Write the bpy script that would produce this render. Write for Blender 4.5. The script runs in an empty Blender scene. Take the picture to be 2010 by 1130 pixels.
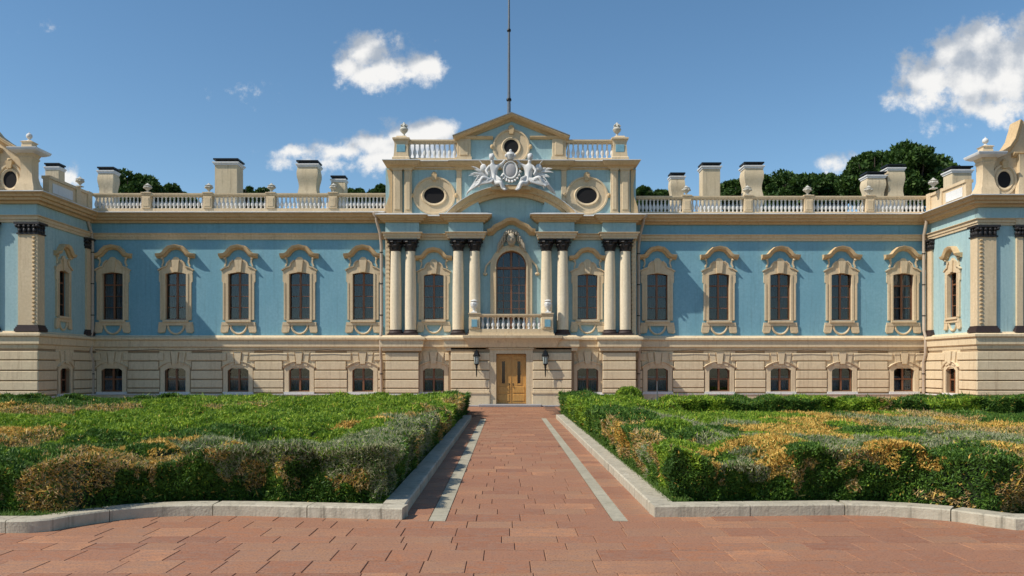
import bpy, bmesh, math, random
import numpy as np
from mathutils import Vector, Matrix, geometry
R = math.radians
random.seed(7); rng = np.random.default_rng(7)
scn = bpy.context.scene
COL = scn.collection

# ------------------------------------------------------------------ camera, sky, sun, exposure
FPX, VX, VY, EYE = 1650.0, 994.0, 723.0, 1.9      # focal length and vanishing point in photo pixels, eye height
cam_d = bpy.data.cameras.new('camera'); cam = bpy.data.objects.new('camera', cam_d); COL.objects.link(cam)
cam.location = (0, 0, EYE); cam.rotation_euler = (R(90), 0, 0)
cam_d.sensor_width = 36; cam_d.lens = FPX / 2010 * 36
cam_d.shift_x = (1005 - VX) / 2010; cam_d.shift_y = (VY - 565) / 2010
cam_d.clip_start = .1; cam_d.clip_end = 4000
scn.camera = cam
SUN_EL, SUN_AZ = 47.0, 22.0        # sun to the left, SUN_AZ degrees in front of the facade plane
sdir = Vector((-math.cos(R(SUN_EL)) * math.cos(R(SUN_AZ)), -math.cos(R(SUN_EL)) * math.sin(R(SUN_AZ)), math.sin(R(SUN_EL))))
sl = bpy.data.lights.new('sun', 'SUN'); sl.energy = 3.3; sl.angle = R(.5); sl.color = (1, .93, .82)
so = bpy.data.objects.new('sun', sl); COL.objects.link(so); so.rotation_euler = sdir.to_track_quat('Z', 'Y').to_euler()
scn.view_settings.view_transform = 'Standard'; scn.view_settings.look = 'None'
scn.view_settings.gamma = 1; scn.view_settings.use_curve_mapping = False
scn.view_settings.exposure = 0.56
scn.cycles.max_bounces = 6; scn.cycles.transparent_max_bounces = 12

def nd(nt, typ, **kw):
    n = nt.nodes.new(typ)
    for k, v in kw.items():
        if k == 'ins':
            for a, b in v.items(): n.inputs[a].default_value = b
        else: setattr(n, k, v)
    return n
def math_n(nt, op, a, b=None, c=None):
    n = nt.nodes.new('ShaderNodeMath'); n.operation = op
    for i, v in enumerate((a, b, c)):
        if v is None: continue
        if isinstance(v, (int, float)): n.inputs[i].default_value = v
        else: nt.links.new(v, n.inputs[i])
    return n.outputs[0]

w = bpy.data.worlds.new('World'); scn.world = w; w.use_nodes = True
nt = w.node_tree; nt.nodes.clear()
sky = nd(nt, 'ShaderNodeTexSky', sky_type='NISHITA', sun_disc=False, sun_elevation=R(SUN_EL), sun_rotation=R(270 - SUN_AZ),
         air_density=.9, dust_density=.2, ozone_density=1.6)
hs = nd(nt, 'ShaderNodeHueSaturation', ins={'Hue': .493, 'Saturation': 1.14, 'Value': .61})
nt.links.new(sky.outputs[0], hs.inputs['Color'])
tc = nd(nt, 'ShaderNodeTexCoord'); sep = nd(nt, 'ShaderNodeSeparateXYZ'); nt.links.new(tc.outputs['Generated'], sep.inputs[0])
sx, sy, sz = sep.outputs
front = math_n(nt, 'GREATER_THAN', sy, .05)
ysafe = math_n(nt, 'MAXIMUM', sy, .05)
uu = math_n(nt, 'DIVIDE', sx, ysafe); vv = math_n(nt, 'DIVIDE', sz, ysafe)
comb = nd(nt, 'ShaderNodeCombineXYZ'); nt.links.new(uu, comb.inputs[0]); nt.links.new(vv, comb.inputs[1])
def cnoise(scale, detail, seed, rough=.6):
    m = nd(nt, 'ShaderNodeMapping'); m.inputs['Location'].default_value = (seed, seed * .7, seed * 1.3)
    nt.links.new(comb.outputs[0], m.inputs[0])
    n = nd(nt, 'ShaderNodeTexNoise', ins={'Scale': scale, 'Detail': detail, 'Roughness': rough}); nt.links.new(m.outputs[0], n.inputs['Vector'])
    return n.outputs[0]
big, fine = cnoise(22, 7, 3.1, .62), cnoise(60, 6, 8.7, .65)
CL = [(712, 110, 38, 36, .95), (742, 140, 54, 28, .95), (690, 128, 26, 22, .85), (838, 132, 36, 26, .95), (800, 146, 30, 10, .6),
      (848, 258, 36, 22, 1), (800, 272, 52, 24, 1), (740, 284, 55, 22, 1), (670, 296, 60, 18, .85), (585, 298, 50, 12, .6), (760, 310, 140, 24, .7), (660, 320, 100, 14, .5),
      (1925, 82, 40, 42, .95), (1868, 106, 44, 38, .95), (1828, 156, 54, 46, .95), (1900, 150, 70, 60, 1.0), (1965, 150, 60, 64, 1), (2035, 120, 50, 66, .95),
      (1800, 196, 46, 24, .75), (1960, 214, 76, 34, .75), (1900, 245, 70, 14, .35), (2070, 180, 60, 60, .9),
      (470, 175, 36, 12, .16), (115, 58, 34, 8, .14), (1648, 322, 40, 16, .42), (785, 92, 34, 14, .2), (120, 350, 36, 22, .7)]
def cloud_mask(du, dv):
    acc = None
    for (cx, cy, rx, ry, s) in CL:
        a = math_n(nt, 'MULTIPLY', math_n(nt, 'SUBTRACT', uu, (cx - VX) / FPX + du), FPX / rx)
        b = math_n(nt, 'MULTIPLY', math_n(nt, 'SUBTRACT', vv, (VY - cy) / FPX + dv), FPX / ry)
        d = math_n(nt, 'SQRT', math_n(nt, 'ADD', math_n(nt, 'MULTIPLY', a, a), math_n(nt, 'MULTIPLY', b, b)))
        m = math_n(nt, 'MULTIPLY', math_n(nt, 'SUBTRACT', 1.75, d), s)
        acc = m if acc is None else math_n(nt, 'SMOOTH_MAX', acc, m, .25)
    return acc
mask = cloud_mask(0, 0)
dens = math_n(nt, 'ADD', mask, math_n(nt, 'MULTIPLY', math_n(nt, 'SUBTRACT', big, .52), 2.5))
dens = math_n(nt, 'ADD', dens, math_n(nt, 'MULTIPLY', math_n(nt, 'SUBTRACT', fine, .5), 1.5))
mr = nd(nt, 'ShaderNodeMapRange', interpolation_type='SMOOTHSTEP', ins={'From Min': .12, 'From Max': 1.0}); nt.links.new(dens, mr.inputs[0])
alpha = math_n(nt, 'MULTIPLY', math_n(nt, 'MULTIPLY', mr.outputs[0], front), .97)
mask_sun = cloud_mask(-.010, .016)
litv = math_n(nt, 'ADD', math_n(nt, 'MULTIPLY', math_n(nt, 'SUBTRACT', mask, mask_sun), 1.3), math_n(nt, 'MULTIPLY', math_n(nt, 'SUBTRACT', cnoise(40, 6, 5.3), .5), 2.4))
mr2 = nd(nt, 'ShaderNodeMapRange', interpolation_type='SMOOTHSTEP', ins={'From Min': -.75, 'From Max': .75}); nt.links.new(litv, mr2.inputs[0])
ccol = nd(nt, 'ShaderNodeMix', data_type='RGBA'); nt.links.new(mr2.outputs[0], ccol.inputs[0])
ccol.inputs[6].default_value = (1.9, 2.15, 2.5, 1); ccol.inputs[7].default_value = (4.3, 4.25, 4.15, 1)
smix = nd(nt, 'ShaderNodeMix', data_type='RGBA'); nt.links.new(alpha, smix.inputs[0]); nt.links.new(hs.outputs[0], smix.inputs[6]); nt.links.new(ccol.outputs[2], smix.inputs[7])
bg = nd(nt, 'ShaderNodeBackground', ins={'Strength': .15}); nt.links.new(smix.outputs[2], bg.inputs[0])
wo = nd(nt, 'ShaderNodeOutputWorld'); nt.links.new(bg.outputs[0], wo.inputs[0])

# ------------------------------------------------------------------ helpers
def PX(px, Y): return (px - VX) * Y / FPX
def PZ(py, Y): return EYE + (VY - py) * Y / FPX
def gy(py, z=0.0): return (EYE - z) * FPX / (py - VY)         # depth of a point at height z seen on photo row py

def new_mat(name, build):
    m = bpy.data.materials.new(name); m.use_nodes = True
    t = m.node_tree; t.nodes.clear()
    out = nd(t, 'ShaderNodeOutputMaterial'); bsdf = nd(t, 'ShaderNodeBsdfPrincipled'); t.links.new(bsdf.outputs[0], out.inputs[0])
    build(t, bsdf, out); return m
def mixc(t, fac, a, b, blend='MIX'):
    n = nd(t, 'ShaderNodeMix', data_type='RGBA', blend_type=blend)
    for i, v in ((0, fac), (6, a), (7, b)):
        if isinstance(v, (int, float)): n.inputs[i].default_value = v
        elif isinstance(v, tuple): n.inputs[i].default_value = (*v, 1) if len(v) == 3 else v
        else: t.links.new(v, n.inputs[i])
    return n.outputs[2]
def noise(t, scale, detail=4, rough=.55, stretch=(1, 1, 1), ramp=None):
    g = nd(t, 'ShaderNodeNewGeometry'); mp = nd(t, 'ShaderNodeMapping'); mp.inputs['Scale'].default_value = stretch
    t.links.new(g.outputs['Position'], mp.inputs[0])
    n = nd(t, 'ShaderNodeTexNoise', ins={'Scale': scale, 'Detail': detail, 'Roughness': rough}); t.links.new(mp.outputs[0], n.inputs['Vector'])
    if ramp:
        r = nd(t, 'ShaderNodeMapRange', ins={'From Min': ramp[0], 'From Max': ramp[1]}); t.links.new(n.outputs[0], r.inputs[0]); return r.outputs[0]
    return n.outputs[0]
def stucco(name, c, c2, stain=(.3, .25, .2), amt=.35, rough=.85, bump=.25):
    def b(t, p, o):
        k = mixc(t, noise(t, .9, 5, .6, (1, 1, .5), (.35, .7)), c, c2)
        k = mixc(t, noise(t, 9, 4, .6, (1, 1, 1), (.3, .8)), k, tuple(x * .86 for x in c))
        st = nd(t, 'ShaderNodeMath', operation='MULTIPLY'); t.links.new(noise(t, 2.6, 6, .75, (2.6, 2.6, .14), (.52, .76)), st.inputs[0]); st.inputs[1].default_value = amt
        k = mixc(t, st.outputs[0], k, stain)
        t.links.new(k, p.inputs['Base Color']); p.inputs['Roughness'].default_value = rough
        bp = nd(t, 'ShaderNodeBump', ins={'Strength': bump, 'Distance': .02}); t.links.new(noise(t, 30, 4), bp.inputs['Height']); t.links.new(bp.outputs[0], p.inputs['Normal'])
    return new_mat(name, b)
def plain(name, c, rough=.6, metal=0, var=.2, scale=6, bump=0):
    def b(t, p, o):
        k = mixc(t, noise(t, scale, 4, .6, (1, 1, 1), (.3, .7)), c, tuple(x * (1 - var) for x in c))
        t.links.new(k, p.inputs['Base Color']); p.inputs['Roughness'].default_value = rough; p.inputs['Metallic'].default_value = metal
        if bump:
            bp = nd(t, 'ShaderNodeBump', ins={'Strength': bump, 'Distance': .02}); t.links.new(noise(t, scale * 4, 4), bp.inputs['Height']); t.links.new(bp.outputs[0], p.inputs['Normal'])
    return new_mat(name, b)
BLUE = stucco('blue_stucco', (.185, .395, .485), (.240, .450, .535), (.12, .235, .27), .6)
SUNLIT_MINT = stucco('sunlit_mint_stucco', (.34, .51, .525), (.41, .56, .565), (.16, .25, .26), .6)  # paler, greener version of the wing blue: sunlight painted into the wall colour
CREAM = stucco('cream_stucco', (.66, .51, .32), (.74, .59, .39), (.30, .19, .10), .5)
PALE = stucco('pale_column_plaster', (.76, .64, .45), (.82, .71, .53), (.34, .24, .14), .5)
OCHRE = stucco('ochre_stucco', (.60, .42, .22), (.67, .49, .28), (.26, .15, .07), .6)
BASE = stucco('basement_stucco', (.70, .555, .355), (.77, .63, .42), (.32, .21, .12), .6)
JOINT = stucco('dirty_joint_stucco', (.34, .235, .135), (.39, .28, .165), (.2, .13, .08), .4)  # darker dirt in the joints between stone courses
WHITE = stucco('white_plaster', (.74, .73, .70), (.66, .65, .62), (.35, .33, .3), .3)
CHIM = stucco('weathered_chimney_plaster', (.62, .50, .32), (.70, .58, .40), (.20, .15, .10), .85)
LEAD = plain('roof_sheet_metal', (.74, .74, .73), .5, 0, .25, 1.5)
GREYROOF = plain('grey_roof', (.26, .28, .30), .7, .1)
BLACK = plain('black_cast_capital', (.022, .018, .018), .5, 0, .3, 20, .4)
DBASE = plain('dark_red_stone', (.055, .032, .028), .6, 0, .3, 20, .3)
WOODF = plain('brown_window_wood', (.26, .105, .045), .5, 0, .4, 12)
CURT = plain('lace_curtain', (.16, .15, .15), .9, 0, .55, 16)
CURTB = plain('pale_curtain', (.42, .45, .50), .9, 0, .4, 9)
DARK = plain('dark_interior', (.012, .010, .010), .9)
IRON = plain('black_iron', (.015, .017, .018), .45, .5)
PIPE = stucco('painted_pipe', (.46, .37, .28), (.52, .42, .32), (.2, .13, .09), .5, .5, .1)
POLE = plain('grey_mast', (.16, .18, .2), .5, .5)
STONE = stucco('grey_granite', (.42, .375, .28), (.60, .54, .42), (.09, .08, .055), .95, .8, .4)
STEP = stucco('grey_step_stone', (.30, .29, .29), (.36, .35, .34), (.16, .15, .14), .4)
SOIL = plain('soil', (.05, .038, .022), .95, 0, .5, 4, .6)
LAWN = plain('far_ground', (.10, .09, .05), .95, 0, .4, .4)
BARK = plain('bark', (.07, .05, .035), .9, 0, .4, 5, .5)
def _door(t, p, o):
    k = mixc(t, noise(t, 5, 6, .65, (6, 1, .5), (.3, .7)), (.42, .20, .045), (.60, .33, .09))
    t.links.new(k, p.inputs['Base Color']); p.inputs['Roughness'].default_value = .4
DOORW = new_mat('varnished_door_wood', _door)
def _glass(t, p, o):
    tr = nd(t, 'ShaderNodeBsdfTransparent', ins={'Color': (.72, .76, .78, 1)}); gl = nd(t, 'ShaderNodeBsdfGlossy', ins={'Roughness': .04, 'Color': (.9, .95, 1, 1)})
    fr = nd(t, 'ShaderNodeFresnel', ins={'IOR': 1.5}); mx = nd(t, 'ShaderNodeMixShader')
    t.links.new(fr.outputs[0], mx.inputs[0]); t.links.new(tr.outputs[0], mx.inputs[1]); t.links.new(gl.outputs[0], mx.inputs[2])
    t.nodes.remove(p); t.links.new(mx.outputs[0], o.inputs[0])
GLASS = new_mat('window_glass', _glass)
def _tile(t, p, o):
    oi = nd(t, 'ShaderNodeObjectInfo'); at = nd(t, 'ShaderNodeAttribute', attribute_name='rnd')
    r = nd(t, 'ShaderNodeMath', operation='ADD'); t.links.new(oi.outputs['Random'], r.inputs[0]); t.links.new(at.outputs['Fac'], r.inputs[1])
    fr = nd(t, 'ShaderNodeMath', operation='FRACT'); t.links.new(r.outputs[0], fr.inputs[0])
    cr = nd(t, 'ShaderNodeValToRGB'); e = cr.color_ramp.elements
    e[0].color = (.27, .100, .045, 1); e[1].color = (.53, .230, .100, 1); m = e.new(.5); m.color = (.39, .155, .066, 1); m2 = e.new(.8); m2.color = (.36, .180, .090, 1)
    t.links.new(fr.outputs[0], cr.inputs[0])
    k = mixc(t, noise(t, 5, 7, .72, (1, 2.4, 1), (.42, .70)), cr.outputs[0], (.27, .165, .115))
    k = mixc(t, noise(t, 14, 5, .7, (.6, 3, 1), (.5, .72)), k, (.38, .20, .12))
    k = mixc(t, noise(t, .55, 4, .65, (1, 1, 1), (.46, .66)), k, (.33, .155, .085))
    k = mixc(t, noise(t, 45, 3, .6, (1, 1, 1), (.5, .75)), k, (.12, .06, .04))
    t.links.new(k, p.inputs['Base Color']); p.inputs['Roughness'].default_value = .75
    bp = nd(t, 'ShaderNodeBump', ins={'Strength': .5, 'Distance': .006}); t.links.new(noise(t, 18, 6, .7, (1, 2.5, 1)), bp.inputs['Height']); t.links.new(bp.outputs[0], p.inputs['Normal'])
TILE = new_mat('red_paving', _tile)
GROUT = plain('paving_joint', (.19, .095, .055), .95, 0, .3, 10)
def foliage(name, a, b, trans=.25):
    def f(t, p, o):
        at = nd(t, 'ShaderNodeAttribute', attribute_name='rnd')
        k = mixc(t, at.outputs['Fac'], a, b)
        k = mixc(t, noise(t, 2.5, 3, .6, (1, 1, 1), (.4, .7)), k, tuple(x * .75 for x in a))
        t.links.new(k, p.inputs['Base Color']); p.inputs['Roughness'].default_value = .6; p.inputs['Specular IOR Level'].default_value = .3
        tl = nd(t, 'ShaderNodeBsdfTranslucent'); t.links.new(k, tl.inputs[0]); mx = nd(t, 'ShaderNodeMixShader', ins={'Fac': trans})
        t.links.new(p.outputs[0], mx.inputs[1]); t.links.new(tl.outputs[0], mx.inputs[2]); t.links.new(mx.outputs[0], o.inputs[0])
    return new_mat(name, f)
F_GREEN = foliage('bright_green_leaves', (.12, .25, .018), (.45, .56, .05))
F_DARK = foliage('dark_green_leaves', (.045, .115, .016), (.15, .27, .035))
F_YEL = foliage('yellow_leaves', (.66, .38, .07), (.92, .68, .20))
F_TAN = foliage('dry_tan_twigs', (.44, .29, .12), (.74, .55, .28), .1)
F_GREY = foliage('grey_green_leaves', (.29, .30, .15), (.60, .57, .36))
F_TREE = foliage('tree_leaves', (.022, .060, .010), (.095, .17, .030))
F_GRASS = foliage('grass_blades', (.08, .16, .02), (.17, .26, .05))
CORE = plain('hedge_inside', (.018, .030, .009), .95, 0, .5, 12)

class MB:
    def __init__(s): s.v = []; s.f = []
    def add(s, vs, fs):
        o = len(s.v); s.v += [tuple(v) for v in vs]; s.f += [tuple(i + o for i in f) for f in fs]; return s
    def box(s, x0, x1, y0, y1, z0, z1):
        x0, x1 = sorted((x0, x1)); y0, y1 = sorted((y0, y1)); z0, z1 = sorted((z0, z1))
        return s.add([(x, y, z) for x in (x0, x1) for y in (y0, y1) for z in (z0, z1)],
                     [(0, 1, 3, 2), (4, 6, 7, 5), (0, 4, 5, 1), (2, 3, 7, 6), (0, 2, 6, 4), (1, 5, 7, 3)])
    def bbox(s, x0, x1, y0, y1, z0, z1, b=.02):                  # box whose front edges are chamfered
        x0, x1 = sorted((x0, x1)); y0, y1 = sorted((y0, y1)); z0, z1 = sorted((z0, z1))
        P = [(x0, y1, z0), (x1, y1, z0), (x1, y1, z1), (x0, y1, z1), (x0, y0 + b, z0), (x1, y0 + b, z0), (x1, y0 + b, z1), (x0, y0 + b, z1),
             (x0 + b, y0, z0 + b), (x1 - b, y0, z0 + b), (x1 - b, y0, z1 - b), (x0 + b, y0, z1 - b)]
        F = [(8, 9, 10, 11), (3, 2, 1, 0)]
        for a in range(4):
            c = (a + 1) % 4; F += [(4 + a, 4 + c, 8 + c, 8 + a), (a, c, 4 + c, 4 + a)]
        return s.add(P, F)
    def prism(s, pts, y0, y1):                                  # polygon in x,z pushed from y0 to y1
        n = len(pts); tri = geometry.tessellate_polygon([[Vector((p[0], p[1], 0)) for p in pts]])
        V = [(p[0], y0, p[1]) for p in pts] + [(p[0], y1, p[1]) for p in pts]
        F = [tuple(t) for t in tri] + [tuple(i + n for i in reversed(t)) for t in tri] + [(i, (i + 1) % n, (i + 1) % n + n, i + n) for i in range(n)]
        return s.add(V, F)
    def lathe(s, prof, cx, cy, seg=16, rot=0.0, sx=1, sy=1):
        V = []; F = []; n = len(prof)
        for k in range(seg):
            a = rot + 2 * math.pi * k / seg
            for r, z in prof: V.append((cx + sx * r * math.cos(a), cy + sy * r * math.sin(a), z))
        for k in range(seg):
            q = (k + 1) % seg
            for i in range(n - 1): F.append((k * n + i, q * n + i, q * n + i + 1, k * n + i + 1))
        F.append(tuple(k * n for k in reversed(range(seg)))); F.append(tuple(k * n + n - 1 for k in range(seg)))
        return s.add(V, F)
    def square(s, prof, cx, cy, ry=1.0):                        # square plan following a height profile (half width, z)
        q = math.sqrt(2); return s.lathe([(r * q, z) for r, z in prof], cx, cy, 4, math.pi / 4, 1, ry)
    def sweep(s, path, prof, plane='XZ', closed=False, base=0.0, side=1):
        n = len(path); m = len(prof); V = []; F = []
        P = [Vector(p) for p in path]
        for i in range(n):
            a = P[i - 1] if (i > 0 or closed) else None; b = P[(i + 1) % n] if (i < n - 1 or closed) else None
            d1 = (P[i] - a).normalized() if a is not None else None; d2 = (b - P[i]).normalized() if b is not None else None
            if d1 is None: d1 = d2
            if d2 is None: d2 = d1
            n1 = Vector((-d1.y, d1.x)) * side; n2 = Vector((-d2.y, d2.x)) * side
            nn = (n1 + n2); nn = nn.normalized() if nn.length > 1e-6 else n1
            c = max(.35, nn.dot(n1)); nn = nn / c
            for o, wv in prof:
                q = P[i] + nn * o
                V.append((q.x, base + wv, q.y) if plane == 'XZ' else (q.x, q.y, base + wv))
        for i in range(n if closed else n - 1):
            j = (i + 1) % n
            for k in range(m): F.append((i * m + k, j * m + k, j * m + (k + 1) % m, i * m + (k + 1) % m))
        if not closed: F += [tuple(range(m)), tuple(reversed(range((n - 1) * m, n * m)))]
        return s.add(V, F)
    def tube(s, pts, r, seg=8):
        pts = [Vector(p) for p in pts]; V = []; F = []; n = len(pts)
        rr = r if isinstance(r, (list, tuple)) else [r] * n
        up = Vector((0, 1, 0))
        for i, p in enumerate(pts):
            d = (pts[min(i + 1, n - 1)] - pts[max(i - 1, 0)]).normalized()
            a = d.cross(up); a = a.normalized() if a.length > 1e-3 else d.cross(Vector((1, 0, 0))).normalized(); b = d.cross(a)
            for k in range(seg):
                t = 2 * math.pi * k / seg; V.append(p + a * (rr[i] * math.cos(t)) + b * (rr[i] * math.sin(t)))
        for i in range(n - 1):
            for k in range(seg): F.append((i * seg + k, i * seg + (k + 1) % seg, (i + 1) * seg + (k + 1) % seg, (i + 1) * seg + k))
        F += [tuple(reversed(range(seg))), tuple(range((n - 1) * seg, n * seg))]
        return s.add(V, F)
    def ball(s, c, r, seg=12, rings=8):
        r = r if isinstance(r, tuple) else (r, r, r)
        n0 = len(s.v)
        prof = [(math.sin(math.pi * i / rings) + 1e-4, -math.cos(math.pi * i / rings)) for i in range(rings + 1)]
        s.lathe(prof, 0, 0, seg)
        for i in range(n0, len(s.v)):
            x, y, z = s.v[i]; s.v[i] = (c[0] + x * r[0], c[1] + y * r[1], c[2] + z * r[2])
        return s
    def holed_wall(s, x0, x1, z0, z1, y, holes, deep=.35):
        xs = sorted({x0, x1, *[h[0] for h in holes], *[h[1] for h in holes]}); zs = sorted({z0, z1, *[h[2] for h in holes], *[h[3] for h in holes]})
        for a, b in zip(xs, xs[1:]):
            for c, d in zip(zs, zs[1:]):
                mx, mz = (a + b) / 2, (c + d) / 2
                if any(h[0] < mx < h[1] and h[2] < mz < h[3] for h in holes): continue
                s.add([(a, y, c), (b, y, c), (b, y, d), (a, y, d)], [(0, 1, 2, 3)])
        for h in holes:
            a, b, c, d = h[:4]
            s.add([(a, y, c), (b, y, c), (b, y, d), (a, y, d), (a, y + deep, c), (b, y + deep, c), (b, y + deep, d), (a, y + deep, d)],
                  [(0, 4, 5, 1), (1, 5, 6, 2), (2, 6, 7, 3), (3, 7, 4, 0)])
        return s
    def xf(s, M, start=0):
        for i in range(start, len(s.v)): s.v[i] = tuple(M @ Vector(s.v[i]))
        return s
    def mesh(s, name, mat, smooth=True, angle=32):
        me = bpy.data.meshes.new(name); me.from_pydata(s.v, [], s.f)
        bm = bmesh.new(); bm.from_mesh(me); bmesh.ops.recalc_face_normals(bm, faces=bm.faces); bm.to_mesh(me); bm.free()
        for m in (mat if isinstance(mat, list) else [mat]): me.materials.append(m)
        if smooth:
            me.polygons.foreach_set('use_smooth', [True] * len(me.polygons)); me.set_sharp_from_angle(angle=R(angle))
        return me
    def build(s, name, mat, parent=None, **k):
        return link(name, s.mesh(name, mat), parent, **k)
def link(name, data, parent=None, M=None, label=None, cat=None, group=None, kind=None):
    o = bpy.data.objects.new(name, data); COL.objects.link(o)
    if parent: o.parent = parent
    if M is not None: o.matrix_local = M
    for k, v in (('label', label), ('category', cat), ('group', group), ('kind', kind)):
        if v: o[k] = v
    return o
def empty(name, loc=(0, 0, 0), **k): return link(name, None, None, Matrix.Translation(loc), **k)
def copy_tree(o, parent, M=None):
    c = o.copy(); COL.objects.link(c); c.parent = parent
    if M is not None: c.matrix_local = M
    for ch in list(o.children):
        copy_tree(ch, c)
    return c
def T(x, y, z): return Matrix.Translation((x, y, z))

# ------------------------------------------------------------------ ground, paving, kerbs
g = MB(); g.box(-900, 900, -60, 1500, -.6, -.16); g.build('ground', LAWN, kind='structure')
pave = MB(); pave.box(-40, 40, -4, 60, -.15, -.012)
pavement = pave.build('pavement', GROUT, kind='structure')

kl = [(790, 1020), (505, 1013), (400, 1012), (320, 1014), (260, 1018), (200, 1025), (130, 1036), (90, 1044), (60, 1046), (0, 1046)]
kr = [(1284, 1015), (1475, 1013), (1668, 1011), (1760, 1014), (1854, 1021), (1925, 1031), (1985, 1040), (2010, 1041)]
LK = [(PX(x, gy(y)), gy(y)) for x, y in kl]; RK = [(PX(x, gy(y)), gy(y)) for x, y in kr]
LX, RX = LK[0][0], RK[0][0]
LK += [(-9, LK[-1][1]), (-24, LK[-1][1])]; RK += [(9, RK[-1][1]), (24, RK[-1][1])]
KFAR = 31.8; KH, KW = .146, .30
def resample(path, step):
    out = [Vector(path[0])]; acc = 0
    for a, b in zip(path, path[1:]):
        a, b = Vector(a), Vector(b); L = (b - a).length; d = step - acc
        while d < L: out.append(a + (b - a) * d / L); d += step
        acc = (acc + L) % step
    return out
def kerb(name, path, side, label, step):
    root = link(name, None, None, kind='structure', label=label)
    fine_p = resample(path, .25); n = int(step / .25)
    for i in range(0, len(fine_p) - 1, n):
        seg = fine_p[i:i + n + 1]
        if len(seg) < 2: continue
        seg = [s.copy() for s in seg]
        e = (seg[1] - seg[0]).normalized() * .006; seg[0] += e; e = (seg[-1] - seg[-2]).normalized() * .006; seg[-1] -= e
        j = random.uniform(-.004, .004)
        b = .018
        MB().sweep([tuple(s) for s in seg], [(0 + j, -.05), (0 + j, KH - b), (b + j, KH), (KW, KH), (KW, -.05)], 'XY', side=side).build('kerb_stone', STONE, root)
    return root
kerb('kerb', LK, -1, 'curving granite kerb along the front of the left flower bed', 1.25)
kerb('kerb', RK, 1, 'curving granite kerb along the front of the right flower bed', 1.25)
kerb('kerb', [(LX, KFAR), (LX, LK[0][1] + KW + .004)][::-1], 1, 'straight kerb on the left side of the entrance path', 1.5)
kerb('kerb', [(RX, KFAR + .4), (RX, RK[0][1] + KW + .004)][::-1], -1, 'straight kerb on the right side of the entrance path', 1.5)

# paving tiles
tiles = []
def row_tiles(x0, x1, y0, y1, off):
    x = x0 - off
    while x < x1:
        wd = random.choice((.42, .55, .55, .62, .78)); a, b = max(x, x0), min(x + wd, x1)
        if b - a > .06: tiles.append((a, b, y0, y1))
        x += wd
ROW = .44; y = 3.5
FRONT_END = 10.46
while y < 42.6:
    y1 = y + ROW * random.choice((.82, 1, 1, 1.12))
    if y < FRONT_END - .3:
        if y1 > FRONT_END - .35: y1 = FRONT_END
        row_tiles(-13, 13, y, y1, random.uniform(0, .6))
    elif y < 31.9:
        row_tiles(-.757, 1.33, y, y1, random.uniform(0, .6)); row_tiles(LX - .02, -.975, y, y1, 0); row_tiles(1.52, RX + .02, y, y1, 0)
        if y < 11.6: row_tiles(-9, LX, y, y1, .2); row_tiles(RX, 9, y, y1, .3)
    else: row_tiles(-1.9, 2.3, y, y1, random.uniform(0, .6))
    y = y1
def kerb_y(x):
    P = LK if x < 0 else RK
    for a, b in zip(P, P[1:]):
        if min(a[0], b[0]) <= x <= max(a[0], b[0]) and a[0] != b[0]: return a[1] + (b[1] - a[1]) * (x - a[0]) / (b[0] - a[0])
    return P[-1][1]
def vis(t):
    a, b, c, d = t; cx, cy = (a + b) / 2, (c + d) / 2
    px = VX + cx * FPX / cy; py = VY + EYE * FPX / d
    if py > 1135 or px < -40 or px > 2050: return False
    if (cx < LX - .1 or cx > RX + .1) and c > kerb_y(cx) + .05: return False
    return True
tiles.sort(key=lambda t: (0 if vis(t) else 1, t[2]))
tcache = {}
stuff = MB(); srnd = []
J = .0035
for i, (a, b, c, d) in enumerate(tiles):
    if i < 300 and vis((a, b, c, d)):
        k = (round(b - a, 2), round(d - c, 2))
        if k not in tcache:
            m = MB(); ww, dd = k[0] / 2 - J, k[1] / 2 - J * 2; bz = .005
            m.add([(-ww, -dd, -.0118), (ww, -dd, -.0118), (ww, dd, -.0118), (-ww, dd, -.0118), (-ww, -dd, -bz), (ww, -dd, -bz), (ww, dd, -bz), (-ww, dd, -bz),
                   (-ww + bz, -dd + bz, 0), (ww - bz, -dd + bz, 0), (ww - bz, dd - bz, 0), (-ww + bz, dd - bz, 0)],
                  [(8, 9, 10, 11)] + [(4 + q, 4 + (q + 1) % 4, 8 + (q + 1) % 4, 8 + q) for q in range(4)] + [(q, (q + 1) % 4, 4 + (q + 1) % 4, 4 + q) for q in range(4)])
            tcache[k] = m.mesh('paving_tile', TILE, smooth=False)
        link('paving_tile', tcache[k], pavement, T((a + b) / 2, (c + d) / 2, random.uniform(-.002, .002)) @ Matrix.Rotation(random.uniform(-.004, .004), 4, 'Y'))
    elif vis((a, b, c, d)) or c < FRONT_END:
        z = random.uniform(-.002, .002); n0 = len(stuff.f); stuff.box(a + J, b - J, c + J * 2.4, d - J * 2.4, -.0119, z); srnd += [random.random()] * 6
for sx_ in (-1, 1):                                             # strip of paving between the beds and the palace
    for yy in np.arange(37.2, 43, .6):
        x = 2.4 if sx_ > 0 else -21
        while x < (21.5 if sx_ > 0 else -2.0):
            stuff.box(x + J, x + .9 - J, yy + J, yy + .6 - J, -.0119, 0); srnd += [random.random()] * 6; x += .9
so_ = stuff.build('far_paving_tiles', TILE, pavement, kind='stuff')
at = so_.data.attributes.new('rnd', 'FLOAT', 'FACE'); at.data.foreach_set('value', srnd)
# pale stone stripes
SLAB = stucco('pale_green_grey_stone', (.36, .325, .235), (.50, .455, .34), (.17, .15, .10), .7)
for (xa, xb) in ((-.975, -.757), (1.33, 1.52)):
    y = FRONT_END
    while y < 31.5:
        L = random.choice((.75, .9, 1.05)); MB().bbox(xa + .008, xb - .008, 0, 1, 0, 1).v
        m = MB(); m.box(xa + .006, xb - .006, y + .006, y + L - .006, -.0118, .003); m.build('stripe_slab', SLAB, pavement); y += L
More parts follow.
